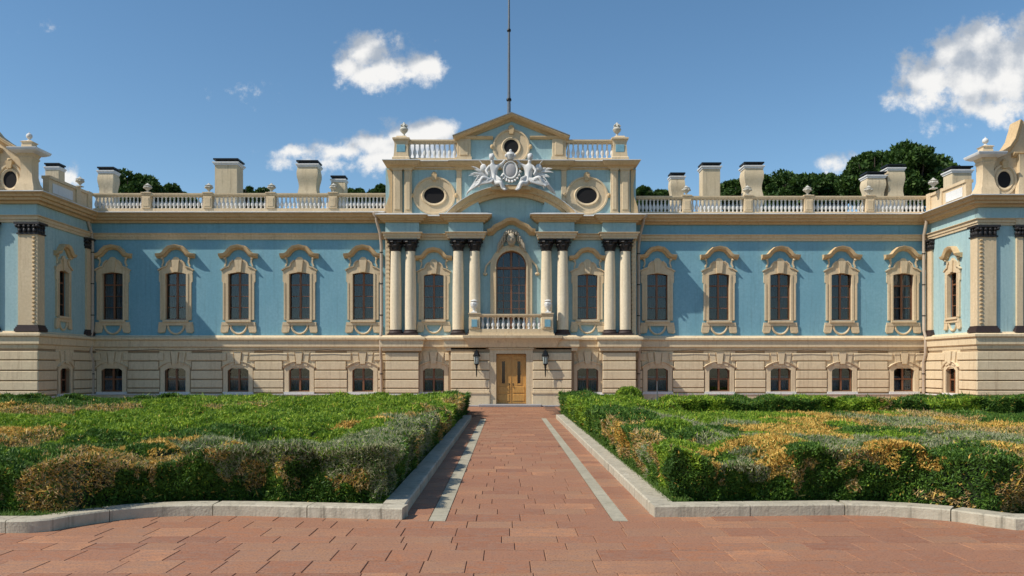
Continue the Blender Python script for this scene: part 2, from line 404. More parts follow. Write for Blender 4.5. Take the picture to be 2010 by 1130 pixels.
# entrance steps
stp = empty('entrance_step', (0, 0, 0), label='low grey stone landing in front of the wooden door', cat='step')
MB().bbox(PX(905, 42.2), PX(1098, 42.2), 41.75, 42.6, -.01, .07).build('lower_step', STEP, stp)
MB().bbox(PX(940, 42.0), PX(1062, 42.0), 41.45, 42.3, .0, .12).build('upper_step', STEP, stp)

# ------------------------------------------------------------------ palace
palace = empty('palace', (0, 43, 0), label='long pale blue baroque palace with cream trim, arched centre and two corner pavilions', cat='palace')
palace.matrix_local = Matrix.Identity(4)
YL, YR, YC = 43.2, 43.7, 42.95
ZPL, ZSB, ZST, ZAB, ZAT, ZCB, ZCT, ZBB, ZBT = .62, 2.76, 3.60, 8.52, 8.84, 9.36, 9.83, 9.99, 10.88
XPL, XPR = -21.3, 21.84            # inner side planes of the pavilions
YFL, YFR = 38.1, 38.9              # front planes of the pavilions
CXL, CXR = PX(757, YC), PX(1248, YC)

# --- window prototypes (origin: bottom centre of the opening, facing -y)
def arc_pts(hw, z_spring, rise, n=10, off=0.0):
    if rise <= 0: return [(-hw, z_spring), (hw, z_spring)]
    r = (hw * hw + rise * rise) / (2 * rise); cz = z_spring + rise - r; a = math.asin(min(1, hw / r))
    return [((r + off) * math.sin(-a + 2 * a * i / n), cz + (r + off) * math.cos(-a + 2 * a * i / n)) for i in range(n + 1)]
K = 43.2 / FPX
def proto_window(W, Hh, cols, rows, curtain, name='window'):
    hw = W / 2; m = MB(); r = .055
    m.box(-hw, -hw + r, .16, .24, 0, Hh); m.box(hw - r, hw, .16, .24, 0, Hh); m.box(-hw + r, hw - r, .16, .24, 0, r); m.box(-hw + r, hw - r, .16, .24, Hh - r, Hh)
    m.box(-.048, .048, .145, .235, r, Hh - r)
    iw = (W - 2 * r - .08) / 2; ih = (Hh - 2 * r) / rows
    tr_row = rows - 1
    for k in range(1, rows):
        t = .036 if k == tr_row else .018
        for s in (-1, 1):
            a = .04 if s > 0 else -.04; m.box(a, a + s * iw, .17, .23, r + k * ih - t, r + k * ih + t)
    if cols == 4:
        for s in (-1, 1): m.box(s * (.04 + iw / 2) - .011, s * (.04 + iw / 2) + .011, .172, .228, r, Hh - r)
    o = m.build(name, WOODF, palace)
    pm = MB(); pm.box(-iw / 2, iw / 2, .196, .202, .004, ih - .004); pme = pm.mesh('pane', GLASS, False)
    for s in (-1, 1):
        for k in range(rows): link('pane', pme, o, T(s * (.04 + iw / 2), 0, r + k * ih))
    if curtain:
        c = MB(); n = 26
        for s in (-1, 1):
            P = []
            for i in range(n + 1):
                u = i / n; x = s * (.03 + u * (hw - .04)); P.append((x, .36 + .022 * math.sin(u * 34) + .01 * math.sin(u * 71)))
            zt = Hh - .05 if rows > 2 else Hh * .62
            c.add([(x, y, .04) for x, y in P] + [(x, y, zt) for x, y in P], [(i, i + 1, i + n + 2, i + n + 1) for i in range(n)])
        c.build('curtain', curtain, o)
    return o
def upper_trim(o, crest=True):
    k = K; s = MB()
    hw = .5629; top = 2.43
    # jambs with a raised inner fillet
    for q in (-1, 1):
        s.prism([(q * (hw - .03), -.02), (q * .80, -.02), (q * .80, 1.9), (q * .86, 1.95), (q * .86, 2.30), (q * .80, 2.36), (q * (hw - .03), 2.36)], -.07, .1)
        s.box(q * (hw - .03), q * (hw + .07), -.10, -.07, 0, 2.36)
        s.box(q * .72, q * .80, -.095, -.07, 0, 1.9)
        s.prism([(q * .50, -.24), (q * .88, -.24), (q * .92, -.60), (q * .84, -.70), (q * .56, -.66), (q * .50, -.44)], -.09, 0)   # ears at the foot
        s.box(q * .60, q * .90, -.12, -.09, -.66, -.60)
    arch = arc_pts(hw + .002, 2.33, .09, 8)
    up = [(.86, 2.50), (.70, 2.62), (.46, 2.70), (.40, 2.90), (.26, 3.02), (.19, 3.10), (.10, 3.20), (0, 3.22), (-.10, 3.20), (-.19, 3.10), (-.26, 3.02), (-.40, 2.90), (-.46, 2.70), (-.70, 2.62), (-.86, 2.50)]
    s.prism([(-.86, 2.362)] + arch + [(.86, 2.362)] + up, -.075, .1)
    s.sweep([(-.90, 2.50), (-.68, 2.64), (-.47, 2.70), (-.40, 2.90), (-.25, 3.03)], [(0, 0), (0, -.13), (.06, -.14), (.06, 0)])
    s.sweep([(.25, 3.03), (.40, 2.90), (.47, 2.70), (.68, 2.64), (.90, 2.50)], [(0, 0), (0, -.13), (.06, -.14), (.06, 0)])
    s.prism([(-.13, 2.44), (.13, 2.44), (.19, 3.06), (-.19, 3.06)], -.15, -.07)
    s.build('window_surround', CREAM, o)
    b = MB(); b.box(-hw - .08, hw + .08, -.17, .16, -.13, -.02); b.box(-.86, .86, -.105, 0, -.30, -.13)
    b.sweep(arc_pts(.40, -.30, -.001)[:0] + [(.42 * math.cos(t), -.27 + .46 * math.sin(t)) for t in [math.pi + i * math.pi / 12 for i in range(13)]], [(-.05, 0), (-.05, -.06), (0, -.09), (.05, -.06), (.05, 0)])
    b.build('window_sill', CREAM, o)
    h = MB()
    pth = [(-.98, 3.24), (-.70, 3.26), (-.56, 3.34), (-.44, 3.50), (-.28, 3.64), (0, 3.70), (.28, 3.64), (.44, 3.50), (.56, 3.34), (.70, 3.26), (.98, 3.24)]
    h.sweep(pth, [(-.10, 0), (-.10, -.08), (-.03, -.14), (-.02, -.24), (.08, -.30), (.13, -.31), (.16, 0)])
    h.build('window_hood', OCHRE, o)
    for q in (-1, 1):
        c = MB()
        c.sweep([(q * .68, 3.18), (q * .64, 2.95), (q * .72, 2.74)][::(-q)], [(-.035, 0), (-.035, -.07), (.035, -.07), (.035, 0)])
        c.ball((q * .70, -.10, 3.14), (.07, .07, .07), 8, 6)
        c.build('scroll_bracket', CREAM, o)
def base_trim(o, W=1.07, Hh=1.27):
    s = MB(); hw = W / 2
    arch = arc_pts(hw, Hh - .20, .20, 10)
    out = arc_pts(hw + .22, Hh - .02, .24, 10)
    s.prism([(-hw - .22, -.02), (-hw, -.02)] + arch + [(hw, -.02), (hw + .22, -.02)] + out[::-1], -.055, .12)
    s.sweep([(-hw - .27, Hh - .05)] + arc_pts(hw + .2, Hh + .0, .24, 10) + [(hw + .27, Hh - .05)], [(0, 0), (0, -.12), (.05, -.14), (.07, 0)])
    s.build('window_surround', BASE, o)
    b = MB(); b.box(-hw - .24, hw + .24, -.13, .15, -.12, -.02); b.build('window_sill', WHITE, o)
PW = {}
def get_window(kind):
    if kind in PW: return PW[kind]
    if kind == 'upper': o = proto_window(1.126, 2.43, 2, 4, CURT); upper_trim(o)
    if kind == 'upper_plain': o = proto_window(1.126, 2.43, 2, 4, CURTB); upper_trim(o)
    if kind == 'base': o = proto_window(1.07, 1.27, 2, 2, CURTB); base_trim(o)
    if kind == 'base_dark': o = proto_window(1.07, 1.27, 2, 2, None); base_trim(o)
    PW[kind] = [o, False]; return PW[kind]
def place_window(kind, M, label=None):
    e = get_window(kind)
    if not e[1]: o = e[0]; o.matrix_local = M; e[1] = True
    else: o = copy_tree(e[0], palace, M)
    if label: o['label'] = label
    return o

# --- walls
def key_stones(M, sc=1.0):
    for q, (a0, a1, z0, z1) in enumerate([(-.15, .15, 1.44, 2.04), (-.44, -.19, 1.38, 2.02), (.19, .44, 1.38, 2.02)]):
        m = MB()
        if q == 0: m.prism([(-.12, z0), (.12, z0), (.19, z1), (-.19, z1)], -.14, 0)
        else:
            s_ = -1 if q == 1 else 1
            m.prism([(s_ * .18, z0), (s_ * .42, z0 - .06), (s_ * .54, z1), (s_ * .24, z1)], -.09, 0)
        m.xf(M); m.build('keystone' if q == 0 else 'arch_stone', BASE, palace)
COURSES = [(PZ(a, 43.2), PZ(b, 43.2)) for a, b in ((707.5, 693), (725.5, 709.5), (743.5, 727.5), (760.5, 745.5), (769.5, 762.5))]
def courses(x0, x1, wins, M, y=0.0, plinth=True):
    """stone courses along a wall from x0 to x1 in wall coordinates; wins are window centres"""
    ws = sorted(wins)
    for c in ws: MB().box(c - .82, c + .82, y - .022, y, 1.9, ZSB + .06).xf(M).build('window_field', BASE, palace)
    for i, (z0, z1) in enumerate(COURSES):
        gap = .60 if i == 0 else (.86 if i in (1,) else .80)
        cur = x0; segs = []
        for c in ws: segs.append((cur, c - gap)); cur = c + gap
        segs.append((cur, x1))
        for a, b in segs:
            if b - a > .1: MB().bbox(a, b, y - .085, y, z0, z1, .022).xf(M).build('stone_course', BASE, palace)
I4 = Matrix.Identity(4)
UPW_L, UPW_R, UPW_C = [222, 346, 469, 588.5, 713], [1290, 1411, 1531, 1651, 1772], [851.5, 1153]
WZ, BWZ = 4.41, .72
def wing(x0, x1, Y, cs, side):
    M = T(0, Y, 0)
    cx = [PX(c, Y) for c in cs]
    m = MB().holed_wall(x0, x1, ZST - .3, ZCT - .1, 0, [(c - .563, c + .563, WZ, WZ + 2.43) for c in cx]); m.xf(M).build('upper_wall', BLUE, palace)
    b = MB().holed_wall(x0, x1, -.1, ZSB + .2, -.10, [(c - .535, c + .535, BWZ, BWZ + 1.27) for c in cx]); b.xf(M).build('basement_wall', JOINT, palace)
    courses(x0, x1, cx, T(0, Y - .10, 0))
    p = MB(); p.box(x0, x1, Y - .20, Y - .12, -.1, .56); p.prism([(0, 0), (1, 0), (1, .06), (0, .06)], 0, .01) if False else None
    p.build('plinth', BASE, palace)
    MB().box(x0, x1, Y - .24, Y - .10, .562, .60).build('plinth_ledge', WHITE, palace)
    for i, c in enumerate(cx):
        place_window('upper_plain' if i == (0 if side < 0 else 4) else 'upper', T(c, Y, WZ))
        dark = (side > 0 and i == 1)
        place_window('base_dark' if dark else 'base', T(c, Y - .10, BWZ), 'dark unlit basement window' if dark else None)
        key_stones(T(c, Y - .10, BWZ - .02))
xl1 = PX(757, YL)
xr0 = PX(1248, YR)
wing(XPL, CXL, YL, UPW_L, -1)
wing(CXR, XPR, YR, UPW_R, 1)

# horizontal mouldings: (out, z)
STRING = [(-.05, ZSB + .04), (.13, ZSB + .04), (.16, ZSB + .12), (.16, ZSB + .20), (.24, ZSB + .26), (.24, ZSB + .56), (.33, ZSB + .62), (.33, ZST - .12), (.30, ZST - .10), (.14, ZST - .05), (.10, ZST), (-.05, ZST)]
ARCHI = [(-.05, ZAB), (.06, ZAB), (.07, ZAB + .12), (.11, ZAB + .13), (.12, ZAB + .25), (.19, ZAT - .03), (.19, ZAT), (-.05, ZAT)]
CORN = [(-.05, ZCB), (.12, ZCB), (.17, ZCB + .10), (.34, ZCB + .13), (.36, ZCB + .24), (.46, ZCB + .26), (.50, ZCB + .36), (.60, ZCB + .42), (.60, ZCT - .02), (-.05, ZCT - .02)]
COPE = [(-.05, ZCT - .018), (.63, ZCT - .018), (.63, ZCT + .02), (.30, ZCT + .09), (-.05, ZCT + .10)]
def mould(name, path, prof, mat, dz=0.0): return MB().sweep(path, [(o, z + dz) for o, z in prof], 'XY', side=-1).build(name, mat, palace)
PLP = [(-34, YFL), (XPL, YFL), (XPL, YL), (CXL - .02, YL)]
PRP = [(CXR + .02, YR), (XPR, YR), (XPR, YFR), (34, YFR)]
for P in (PLP, PRP):
    mould('string_course', P, STRING, BASE); mould('architrave', P, ARCHI, CREAM); mould('cornice', P, CORN, OCHRE); mould('cornice_flashing', P, COPE, LEAD)
# wooden sockets of light under the string course: the hanging cable
def cable(x0, x1, Y, z, n):
    pts = []
    for i in range(n):
        a = x0 + (x1 - x0) * i / n; b = x0 + (x1 - x0) * (i + 1) / n
        for k in range(5): u = k / 5; pts.append((a + (b - a) * u, Y, z - .07 * 4 * u * (1 - u) * random.uniform(.6, 1)))
    pts.append((x1, Y, z)); MB().tube(pts, .014, 5).build('hanging_cable', IRON, palace)
cable(XPL + .3, CXL, YL - .27, ZSB + .1, 5); cable(CXR, XPR - .3, YR - .27, ZSB + .1, 5)

# --- roofs, back walls
def mass(x0, x1, y0, y1, z1, name='roof', mat=GREYROOF):
    MB().box(x0, x1, y0, y1, z1 - .25, z1).build(name, mat, palace)
mass(XPL - .3, CXL + .3, YL + .02, 56, ZCT + .02); mass(CXR - .3, XPR + .3, YR + .02, 56, ZCT + .02)
MB().box(-34, 34, 56, 56.3, -.1, ZCT).build('back_wall', CREAM, palace)
for a, b, yf in ((XPL, CXL, YL), (CXR, XPR, YR), (CXL, CXR, YC)):
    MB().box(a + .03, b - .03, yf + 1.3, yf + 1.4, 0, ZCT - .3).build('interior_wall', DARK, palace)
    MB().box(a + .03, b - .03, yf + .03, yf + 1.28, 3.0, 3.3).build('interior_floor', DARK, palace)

# --- balustrades
BAL = [(.055, 0), (.055, .05), (.035, .07), (.045, .12), (.075, .22), (.072, .30), (.04, .44), (.03, .54), (.045, .56), (.03, .58), (.032, .62), (.055, .66), (.055, .70)]
bal_cache = {}
def bal_mesh(h, mat):
    k = (round(h, 2), mat.name)
    if k not in bal_cache: bal_cache[k] = MB().lathe([(r * 1.25, z / .70 * h) for r, z in BAL], 0, 0, 8).mesh('baluster', mat)
    return bal_cache[k]
def balustrade(parent_name, x0, x1, Y, zb, zt, piers, mat_b, nper, pw=.44, depth=.34, label=None):
    """rail, base and piers; balusters between the piers"""
    rail = MB(); rail.sweep([(x0, Y), (x1, Y)], [(-depth / 2, zt - .15), (depth / 2, zt - .15), (depth / 2 + .05, zt - .07), (depth / 2 + .05, zt), (-depth / 2 - .05, zt), (-depth / 2 - .05, zt - .07)], 'XY')
    o = rail.build(parent_name, CREAM, palace)
    if label: o['label'] = label
    MB().box(x0, x1, Y - depth / 2, Y + depth / 2, zb - .14, zb + .10).build('base_rail', CREAM, o)
    ps = sorted(piers); me = bal_mesh(zt - .15 - (zb + .10), mat_b)
    for p in ps:
        m = MB(); m.bbox(p - pw / 2, p + pw / 2, Y - depth / 2 - .05, Y + depth / 2 + .04, zb + .102, zt - .152, .015)
        m.bbox(p - pw / 2 + .07, p + pw / 2 - .07, Y - depth / 2 - .07, Y - depth / 2 - .04, zb + .2, zt - .24, .01)
        m.box(p - pw / 2 - .04, p + pw / 2 + .04, Y - depth / 2 - .09, Y + depth / 2 + .08, zt + .002, zt + .05)
        m.build('pier', CREAM, o)
    ed = [x0 - pw / 2 if not (ps and abs(ps[0] - x0) < .3) else None] + ps + [x1 + pw / 2 if not (ps and abs(ps[-1] - x1) < .3) else None]
    ed = [e for e in ed if e is not None]
    for a, b in zip(ed, ed[1:]):
        a += pw / 2; b -= pw / 2; n = nper if (b - a) > 1.7 else max(2, round((b - a) / (2.6 / nper)))
        for i in range(n): link('baluster', me, o, T(a + (b - a) * (i + .5) / n, Y, zb + .10))
    return o
yb = YL + .05; balustrade('balustrade', XPL + .1, CXL, YL + .05, ZBB + .02, ZBT, [PX(c, yb) for c in (290, 410, 533, 655)], WHITE, 13)
yb = YR + .05; balustrade('balustrade', CXR, XPR - .1, YR + .05, ZBB - .06, ZBT - .04, [PX(c, yb) for c in (1347, 1467, 1585, 1705)], WHITE, 13)

# --- central block
zc = lambda y, Y=YC: PZ(y, Y)
cxs = [PX(c, YC) for c in UPW_C]
SCL = .955
door_x0, door_x1 = PX(974, YC), PX(1033, YC)
cw0, cw1, cwz0, cwz1 = PX(974, YC), PX(1033, YC), zc(652), zc(492)
m = MB().holed_wall(CXL, CXR, ZST - .3, zc(330), 0, [(c - .563 * SCL, c + .563 * SCL, WZ, WZ + 2.43 * SCL) for c in cxs] + [(cw0, cw1, cwz0, cwz1)])
m.xf(T(0, YC, 0)).build('upper_wall', SUNLIT_MINT, palace)
YB = YC - .12
b = MB().holed_wall(CXL, CXR, -.1, ZSB + .2, 0, [(c - .535, c + .535, BWZ, BWZ + 1.27) for c in cxs] + [(door_x0 - .02, door_x1 + .02, .05, zc(695))])
b.xf(T(0, YB, 0)).build('basement_wall', JOINT, palace)
MB().box(CXL, CXL + .2, YC - .12, YL, -.1, ZCT).build('side_wall', CREAM, palace); MB().box(CXR - .2, CXR, YC - .12, YR, -.1, ZCT).build('side_wall', CREAM, palace)
for c in cxs:
    place_window('upper', T(c, YC, WZ) @ Matrix.Scale(SCL, 4)); place_window('base', T(c, YB, BWZ)); key_stones(T(c, YB, BWZ - .02))
# column groups: (px0, px1, front depth of the entablature block)
YO, YI = 42.50, 42.40
GRP = [(757, 822, YO), (881, 948, YI), (1058, 1127, YI), (1183, 1248, YO)]
def outline(extra=0.0, back=YC):
    P = [(CXL, YL - .002)] ; P = [(PX(757, YO), YL)]
    for i, (a, b_, yf) in enumerate(GRP):
        xa, xb = PX(a, yf) , PX(b_, yf)
        if i == 0: P = [(xa, YL), (xa, yf), (xb, yf), (xb, back)]
        elif i == 3: P += [(xa, back), (xa, yf), (xb, yf), (xb, YR)]
        else: P += [(xa, back), (xa, yf), (xb, yf), (xb, back)]
    return P
OUT = outline()
DZ = -.06
def cut(P, a, b): return P[a:b]
# entablature is broken by the arched niche between the two inner column pairs
for P in (OUT[:8], OUT[8:]):
    mould('architrave', P, ARCHI, CREAM, DZ); mould('cornice', P, [(o * .72, ZCB + (z - ZCB) * .72) for o, z in CORN], OCHRE, DZ - .02); mould('cornice_flashing', P, [(o * .74, ZCB + (ZCT - ZCB - .02) * .72 + (z - ZCT + .018)) for o, z in COPE], LEAD, DZ - .018)
    mould('frieze', P, [(-.04, ZAT), (.012, ZAT), (.012, ZCB), (-.04, ZCB)], SUNLIT_MINT, DZ)
for (a, b_, yf) in GRP:                                          # solid blocks above the columns
    MB().box(PX(a, yf) + .03, PX(b_, yf) - .03, yf + .035, YC + .1, ZAB + DZ, ZCB + .25 + DZ).build('entablature_block', SUNLIT_MINT, palace)
mould('string_course', OUT, STRING, BASE, -.02)
# pedestal blocks of the basement with stone courses
for gi, (a, b_, yf) in enumerate(GRP):
    xa, xb = PX(a, yf), PX(b_, yf)
    MB().box(xa, xb, yf + .02, YC + .1, -.1, ZST - .02).build('basement_pier', JOINT, palace)
    if gi in (0, 3):
        courses(xa, xb, [], T(0, yf + .02, 0))
        MB().bbox(xa - .06, xb + .06, yf - .09, YB, -.1, .56).build('plinth', BASE, palace); MB().box(xa - .09, xb + .09, yf - .13, YB, .562, .62).build('plinth_ledge', WHITE, palace)
for (a, b_) in ((822, 881), (1127, 1183)):
    xa, xb = PX(a, YO), PX(b_, YO); mid = [c for c in cxs if xa < c < xb]
    courses(xa, xb, mid, T(0, YB, 0))
    MB().box(xa, xb, YB - .08, YB, -.1, .55).build('plinth', BASE, palace); MB().box(xa, xb, YB - .12, YB, .552, .60).build('plinth_ledge', STEP, palace)
# portal
YP = 42.22
pl0, pl1 = PX(885, YP), PX(961, YP); pr0, pr1 = PX(1046, YP), PX(1122, YP)
ztop = ZST - .25
for a, b_ in ((pl0, pl1), (pr0, pr1)):
    MB().box(a, b_, YP + .02, YC, -.1, ztop).build('portal_pier', JOINT, palace)
    courses(a, b_, [], T(0, YP + .02, 0)); MB().bbox(a - .03, b_ + .02, YP - .10, YP + .02, -.1, .64, .02).build('plinth', BASE, palace)
    MB().box(a - .06, b_ + .02, YP - .14, YP, .642, .70).build('plinth_ledge', CREAM, palace)
MB().box(pl1, pr0, YP + .06, YC, zc(686, YP), ztop).build('portal_lintel', BASE, palace)
fr = MB(); dz1 = PZ(694, YP); fx0, fx1 = PX(974, YP), PX(1033, YP)
fr.box(pl1 + .003, fx0, YP - .03, YP + .3, 0, dz1); fr.box(fx1, pr0 - .003, YP - .03, YP + .3, 0, dz1); fr.box(pl1 + .003, pr0 - .003, YP - .03, YP + .3, dz1 + .001, dz1 + .22); fr.box(pl1 - .05, pr0 + .05, YP - .10, YP + .3, dz1 + .222, dz1 + .30)
fr.build('door_frame', CREAM, palace)
# door: two leaves
dm = MB(); dxc = (fx0 + fx1) / 2; dw = (fx1 - fx0) / 2; dh = dz1
door = dm.box(dxc - .012, dxc + .012, YP + .20, YP + .235, .06, dh).build('door', DOORW, palace)
for s in (-1, 1):
    l = MB(); a = dxc + s * .014; b_ = dxc + s * (dw - .01); y0 = YP + .22; x0, x1 = sorted((a, b_)); sw = .12
    z0, z1, zm = .13, dh - .03, .92 + .12
    gx = dxc + s * dw * .52; gw = .08; gz0, gz1 = 1.15, dh - .38
    l.box(x0, gx - gw, y0, y0 + .06, z0, z1); l.box(gx + gw, x1, y0, y0 + .06, z0, z1); l.box(gx - gw, gx + gw, y0, y0 + .06, z0, gz0); l.box(gx - gw, gx + gw, y0, y0 + .06, gz1, z1)
    l.build('door_leaf', DOORW, door)
    for (pa, pb) in ((.25, .60), (.66, 1.00), (dh - .28, dh - .10)): MB().bbox(x0 + .07, x1 - .07, y0 - .025, y0, pa, pb, .02).build('door_panel', DOORW, door)
    q = MB()
    for e in (-1, 1): q.box(gx + e * (gw + .002), gx + e * (gw + .05), y0 - .02, y0 - .001, gz0 - .04, gz1 + .04)
    q.box(gx - gw - .05, gx + gw + .05, y0 - .022, y0 - .001, gz1 + .042, gz1 + .09); q.box(gx - gw - .05, gx + gw + .05, y0 - .022, y0 - .001, gz0 - .09, gz0 - .042)
    q.build('glazing_bead', CREAM if False else DOORW, door)
    MB().box(gx - gw, gx + gw, y0 + .02, y0 + .03, gz0, gz1).build('glass_slit', plain('dark_door_glass', (.03, .008, .006), .1), door)
    h = MB(); hx = dxc + s * .10; h.tube([(hx, y0, 1.06), (hx, y0 - .05, 1.06), (hx, y0 - .05, .94), (hx, y0, .94)], .012, 6); h.ball((hx, y0 - .01, 1.12), (.03, .012, .04), 8, 6)
    h.build('door_handle', IRON, door)
MB().box(fx0, fx1, YP + .30, YP + .34, 0, dh).build('interior_wall', DARK, palace)

# columns
CAPZ0, CAPZ1 = zc(492, 42.6), ZAB + DZ
CBZ = ZST - .03
def capital(r, zb, zt):
    m = MB(); m.lathe([(r * .86, zb - .04), (r * .98, zb), (r * .86, zb + .02), (r * .95, zb + .25 * (zt - zb)), (r * 1.15, zb + .8 * (zt - zb))], 0, 0, 16)
    for row, (n, rr, z0, hgt) in enumerate(((8, r * .95, zb + .01, .26), (8, r * 1.05, zb + .18, .26))):
        for k in range(n):
            a = (k + .5 * row) * 2 * math.pi / n
            P = [(0, 0), (.03, hgt * .5), (.07, hgt * .9), (.13, hgt), (.14, hgt * .86), (.09, hgt * .7)]
            for w_ in (-.06, 0):
                pass
            v = []
            for (o, z) in P:
                for w_ in (-.07, .07): v.append(((rr + o) * math.cos(a) - w_ * math.sin(a), (rr + o) * math.sin(a) + w_ * math.cos(a), z0 + z))
            m.add(v, [(2 * i, 2 * i + 1, 2 * i + 3, 2 * i + 2) for i in range(len(P) - 1)])
    for k in range(4):
        a = math.pi / 4 + k * math.pi / 2; m.ball((r * 1.28 * math.cos(a), r * 1.28 * math.sin(a), zt - .13), (.085, .085, .085), 8, 6)
    m.box(-r * 1.28, r * 1.28, -r * 1.28, r * 1.28, zt - .07, zt - .003)
    return m
RC = .292
cap_me = capital(RC, CAPZ0 + .03, CAPZ1).mesh('capital', BLACK)
base_me = MB().box(-RC * 1.3, RC * 1.3, -RC * 1.3, RC * 1.3, CBZ, CBZ + .10).lathe([(RC * 1.25, CBZ + .10), (RC * 1.3, CBZ + .15), (RC * 1.2, CBZ + .2), (RC * 1.1, CBZ + .22), (RC * 1.14, CBZ + .27), (RC * 1.02, CBZ + .30)], 0, 0, 20).mesh('column_base', DBASE)
shaft_me = MB().lathe([(RC * (1.0 if t < .33 else 1 - .16 * ((t - .33) / .67) ** 1.6), CBZ + .29 + (CAPZ0 - .01 - CBZ - .29) * t) for t in [i / 10 for i in range(11)]], 0, 0, 28).mesh('column', PALE)
for c, y in ((776, 42.80), (805, 42.80), (899, 42.72), (931.5, 42.74), (1073, 42.74), (1105, 42.72), (1198, 42.80), (1228, 42.80)):
    o = link('column', shaft_me, palace, T(PX(c, y - .2), y, 0)); link('capital', cap_me, o); link('column_base', base_me, o)
    MB().box(PX(c, y) - .22, PX(c, y) + .22, YC - .03, YC + .02, CBZ, CAPZ1).build('pilaster', CREAM, palace)
# dark spaces between the paired columns hold a narrow rusticated strip at each outer edge
def quoins(x, Y, s, z0, z1, w_=.20, parent=palace, M=I4):
    m = MB(); n = int((z1 - z0) / .22)
    for i in range(n):
        z = z0 + (z1 - z0) * i / n; m.bbox(x, x + s * w_, Y - .07, Y, z + .045, z + (z1 - z0) / n - .045, .02)
    m.xf(M).build('quoin_strip', CREAM, parent)
    k = MB().box(x - s * .01, x + s * (w_ + .01), Y + .001, Y + .06, z0, z1).xf(M).build('quoin_backing', JOINT, parent)
quoins(PX(758, YC), YC - .06, 1, CBZ, CAPZ1); quoins(PX(1247, YC), YC - .06, -1, CBZ, CAPZ1)

# central arched window
cw = (cw0 + cw1) / 2; chw = (cw1 - cw0) / 2; spr = zc(492) - chw * 1.0
def arch_full(hw, zs, n=16): return [(hw * math.cos(math.pi - math.pi * i / n), zs + hw * math.sin(math.pi * i / n)) for i in range(n + 1)]
hh = cwz1 - cwz0; zs = hh - chw; stp_ = (zs - .16) / 8
m = MB(); r = .06
m.sweep([(-chw + r / 2, 0)] + [(x, z) for x, z in arch_full(chw - r / 2, zs)] + [(chw - r / 2, 0)], [(-r / 2, .14), (r / 2, .14), (r / 2, .24), (-r / 2, .24)])
m.box(-.045, .045, .13, .23, 0, hh - r); m.box(-chw + r, chw - r, .12, .22, zs - .16, zs - .04)
for s in (-1, 1):
    m.box(s * .40 - .014, s * .40 + .014, .16, .22, 0, zs + .45)
    for k in range(1, 8): m.box(s * .045, s * (chw - r), .165, .215, k * stp_ - .015, k * stp_ + .015)
m.prism([(-chw - .001, zs)] + arch_full(chw, zs) + [(chw + .001, zs), (chw + .001, hh + .001), (-chw - .001, hh + .001)][:0], .3, .3) if False else None
cwin = m.build('arched_window', WOODF, palace, M=T(cw, YC, cwz0))
for s in (-1, 1):
    for (x0, x1) in ((.05, .385), (.415, chw - r)):
        for k in range(8):
            MB().box(s * x0, s * x1, .19, .196, k * stp_ + .016, (k + 1) * stp_ - .016).build('pane', GLASS, cwin)
    MB().prism([(s * .05, zs - .03), (s * (chw - r), zs - .03)] + [(s * (chw - r) * math.cos(t), zs + (chw - r) * math.sin(t)) for t in [i * math.pi / 2 / 8 * .93 for i in range(1, 9)]], .19, .196).build('pane', GLASS, cwin)
c = MB(); n = 40
for s in (-1, 1):
    P = [(s * (.02 + i / n * (chw - .03)), .36 + .03 * math.sin(i * .9)) for i in range(n + 1)]
    c.add([(x, y, 0) for x, y in P] + [(x, y, zs) for x, y in P], [(i, i + 1, i + n + 2, i + n + 1) for i in range(n)])
c.build('curtain', CURT, cwin)
s = MB(); jw = .30
oa, ia = arch_full(chw + jw, zs - .02), arch_full(chw - .005, zs)
s.prism([(-chw - jw, -.05), (-chw + .005, -.05)] + ia + [(chw - .005, -.05), (chw + jw, -.05)] + oa[::-1], -.10, .12)
s.sweep([(-chw - .04, -.05)] + arch_full(chw + .04, zs) + [(chw + .04, -.05)], [(-.035, -.10), (-.035, -.15), (.035, -.15), (.035, -.10)])
for q in (-1, 1):
    pth = [(q * (chw + jw + .30), 3.0), (q * (chw + jw + .22), 3.4), (q * (chw + .12), 3.85), (q * (chw - .12), 4.2), (q * .42, 4.45)]
    s.sweep(pth if q > 0 else pth[::-1], [(-.03, 0), (-.03, -.09), (.05, -.09), (.05, 0)])
    s.ball((q * (chw + jw + .26), -.05, 2.98), (.12, .08, .09), 8, 6)
s.build('window_surround', CREAM, cwin)
# flat corners closing the rectangular hole above the arch
k = MB()
for q in (-1, 1): k.prism([(q * (chw + .01), zs), (q * (chw + .01), hh + .01), (0, hh + .01)] + [(q * chw * math.sin(t), zs + chw * math.cos(t)) for t in [i * math.pi / 2 / 8 for i in range(9)]], -.012, .12)
k.build('spandrel', SUNLIT_MINT, cwin)
h = MB(); zz = lambda y: zc(y) - cwz0
h.sweep([(-1.22, zz(456)), (-1.0, zz(455)), (-.8, zz(447)), (-.45, zz(441)), (-.2, zz(435)), (0, zz(434)), (.2, zz(435)), (.45, zz(441)), (.8, zz(447)), (1.0, zz(455)), (1.22, zz(456))],
        [(-.18, 0), (-.18, -.10), (-.08, -.20), (-.04, -.36), (.07, -.44), (.12, -.45), (.14, 0)])
h.build('window_hood', OCHRE, cwin)
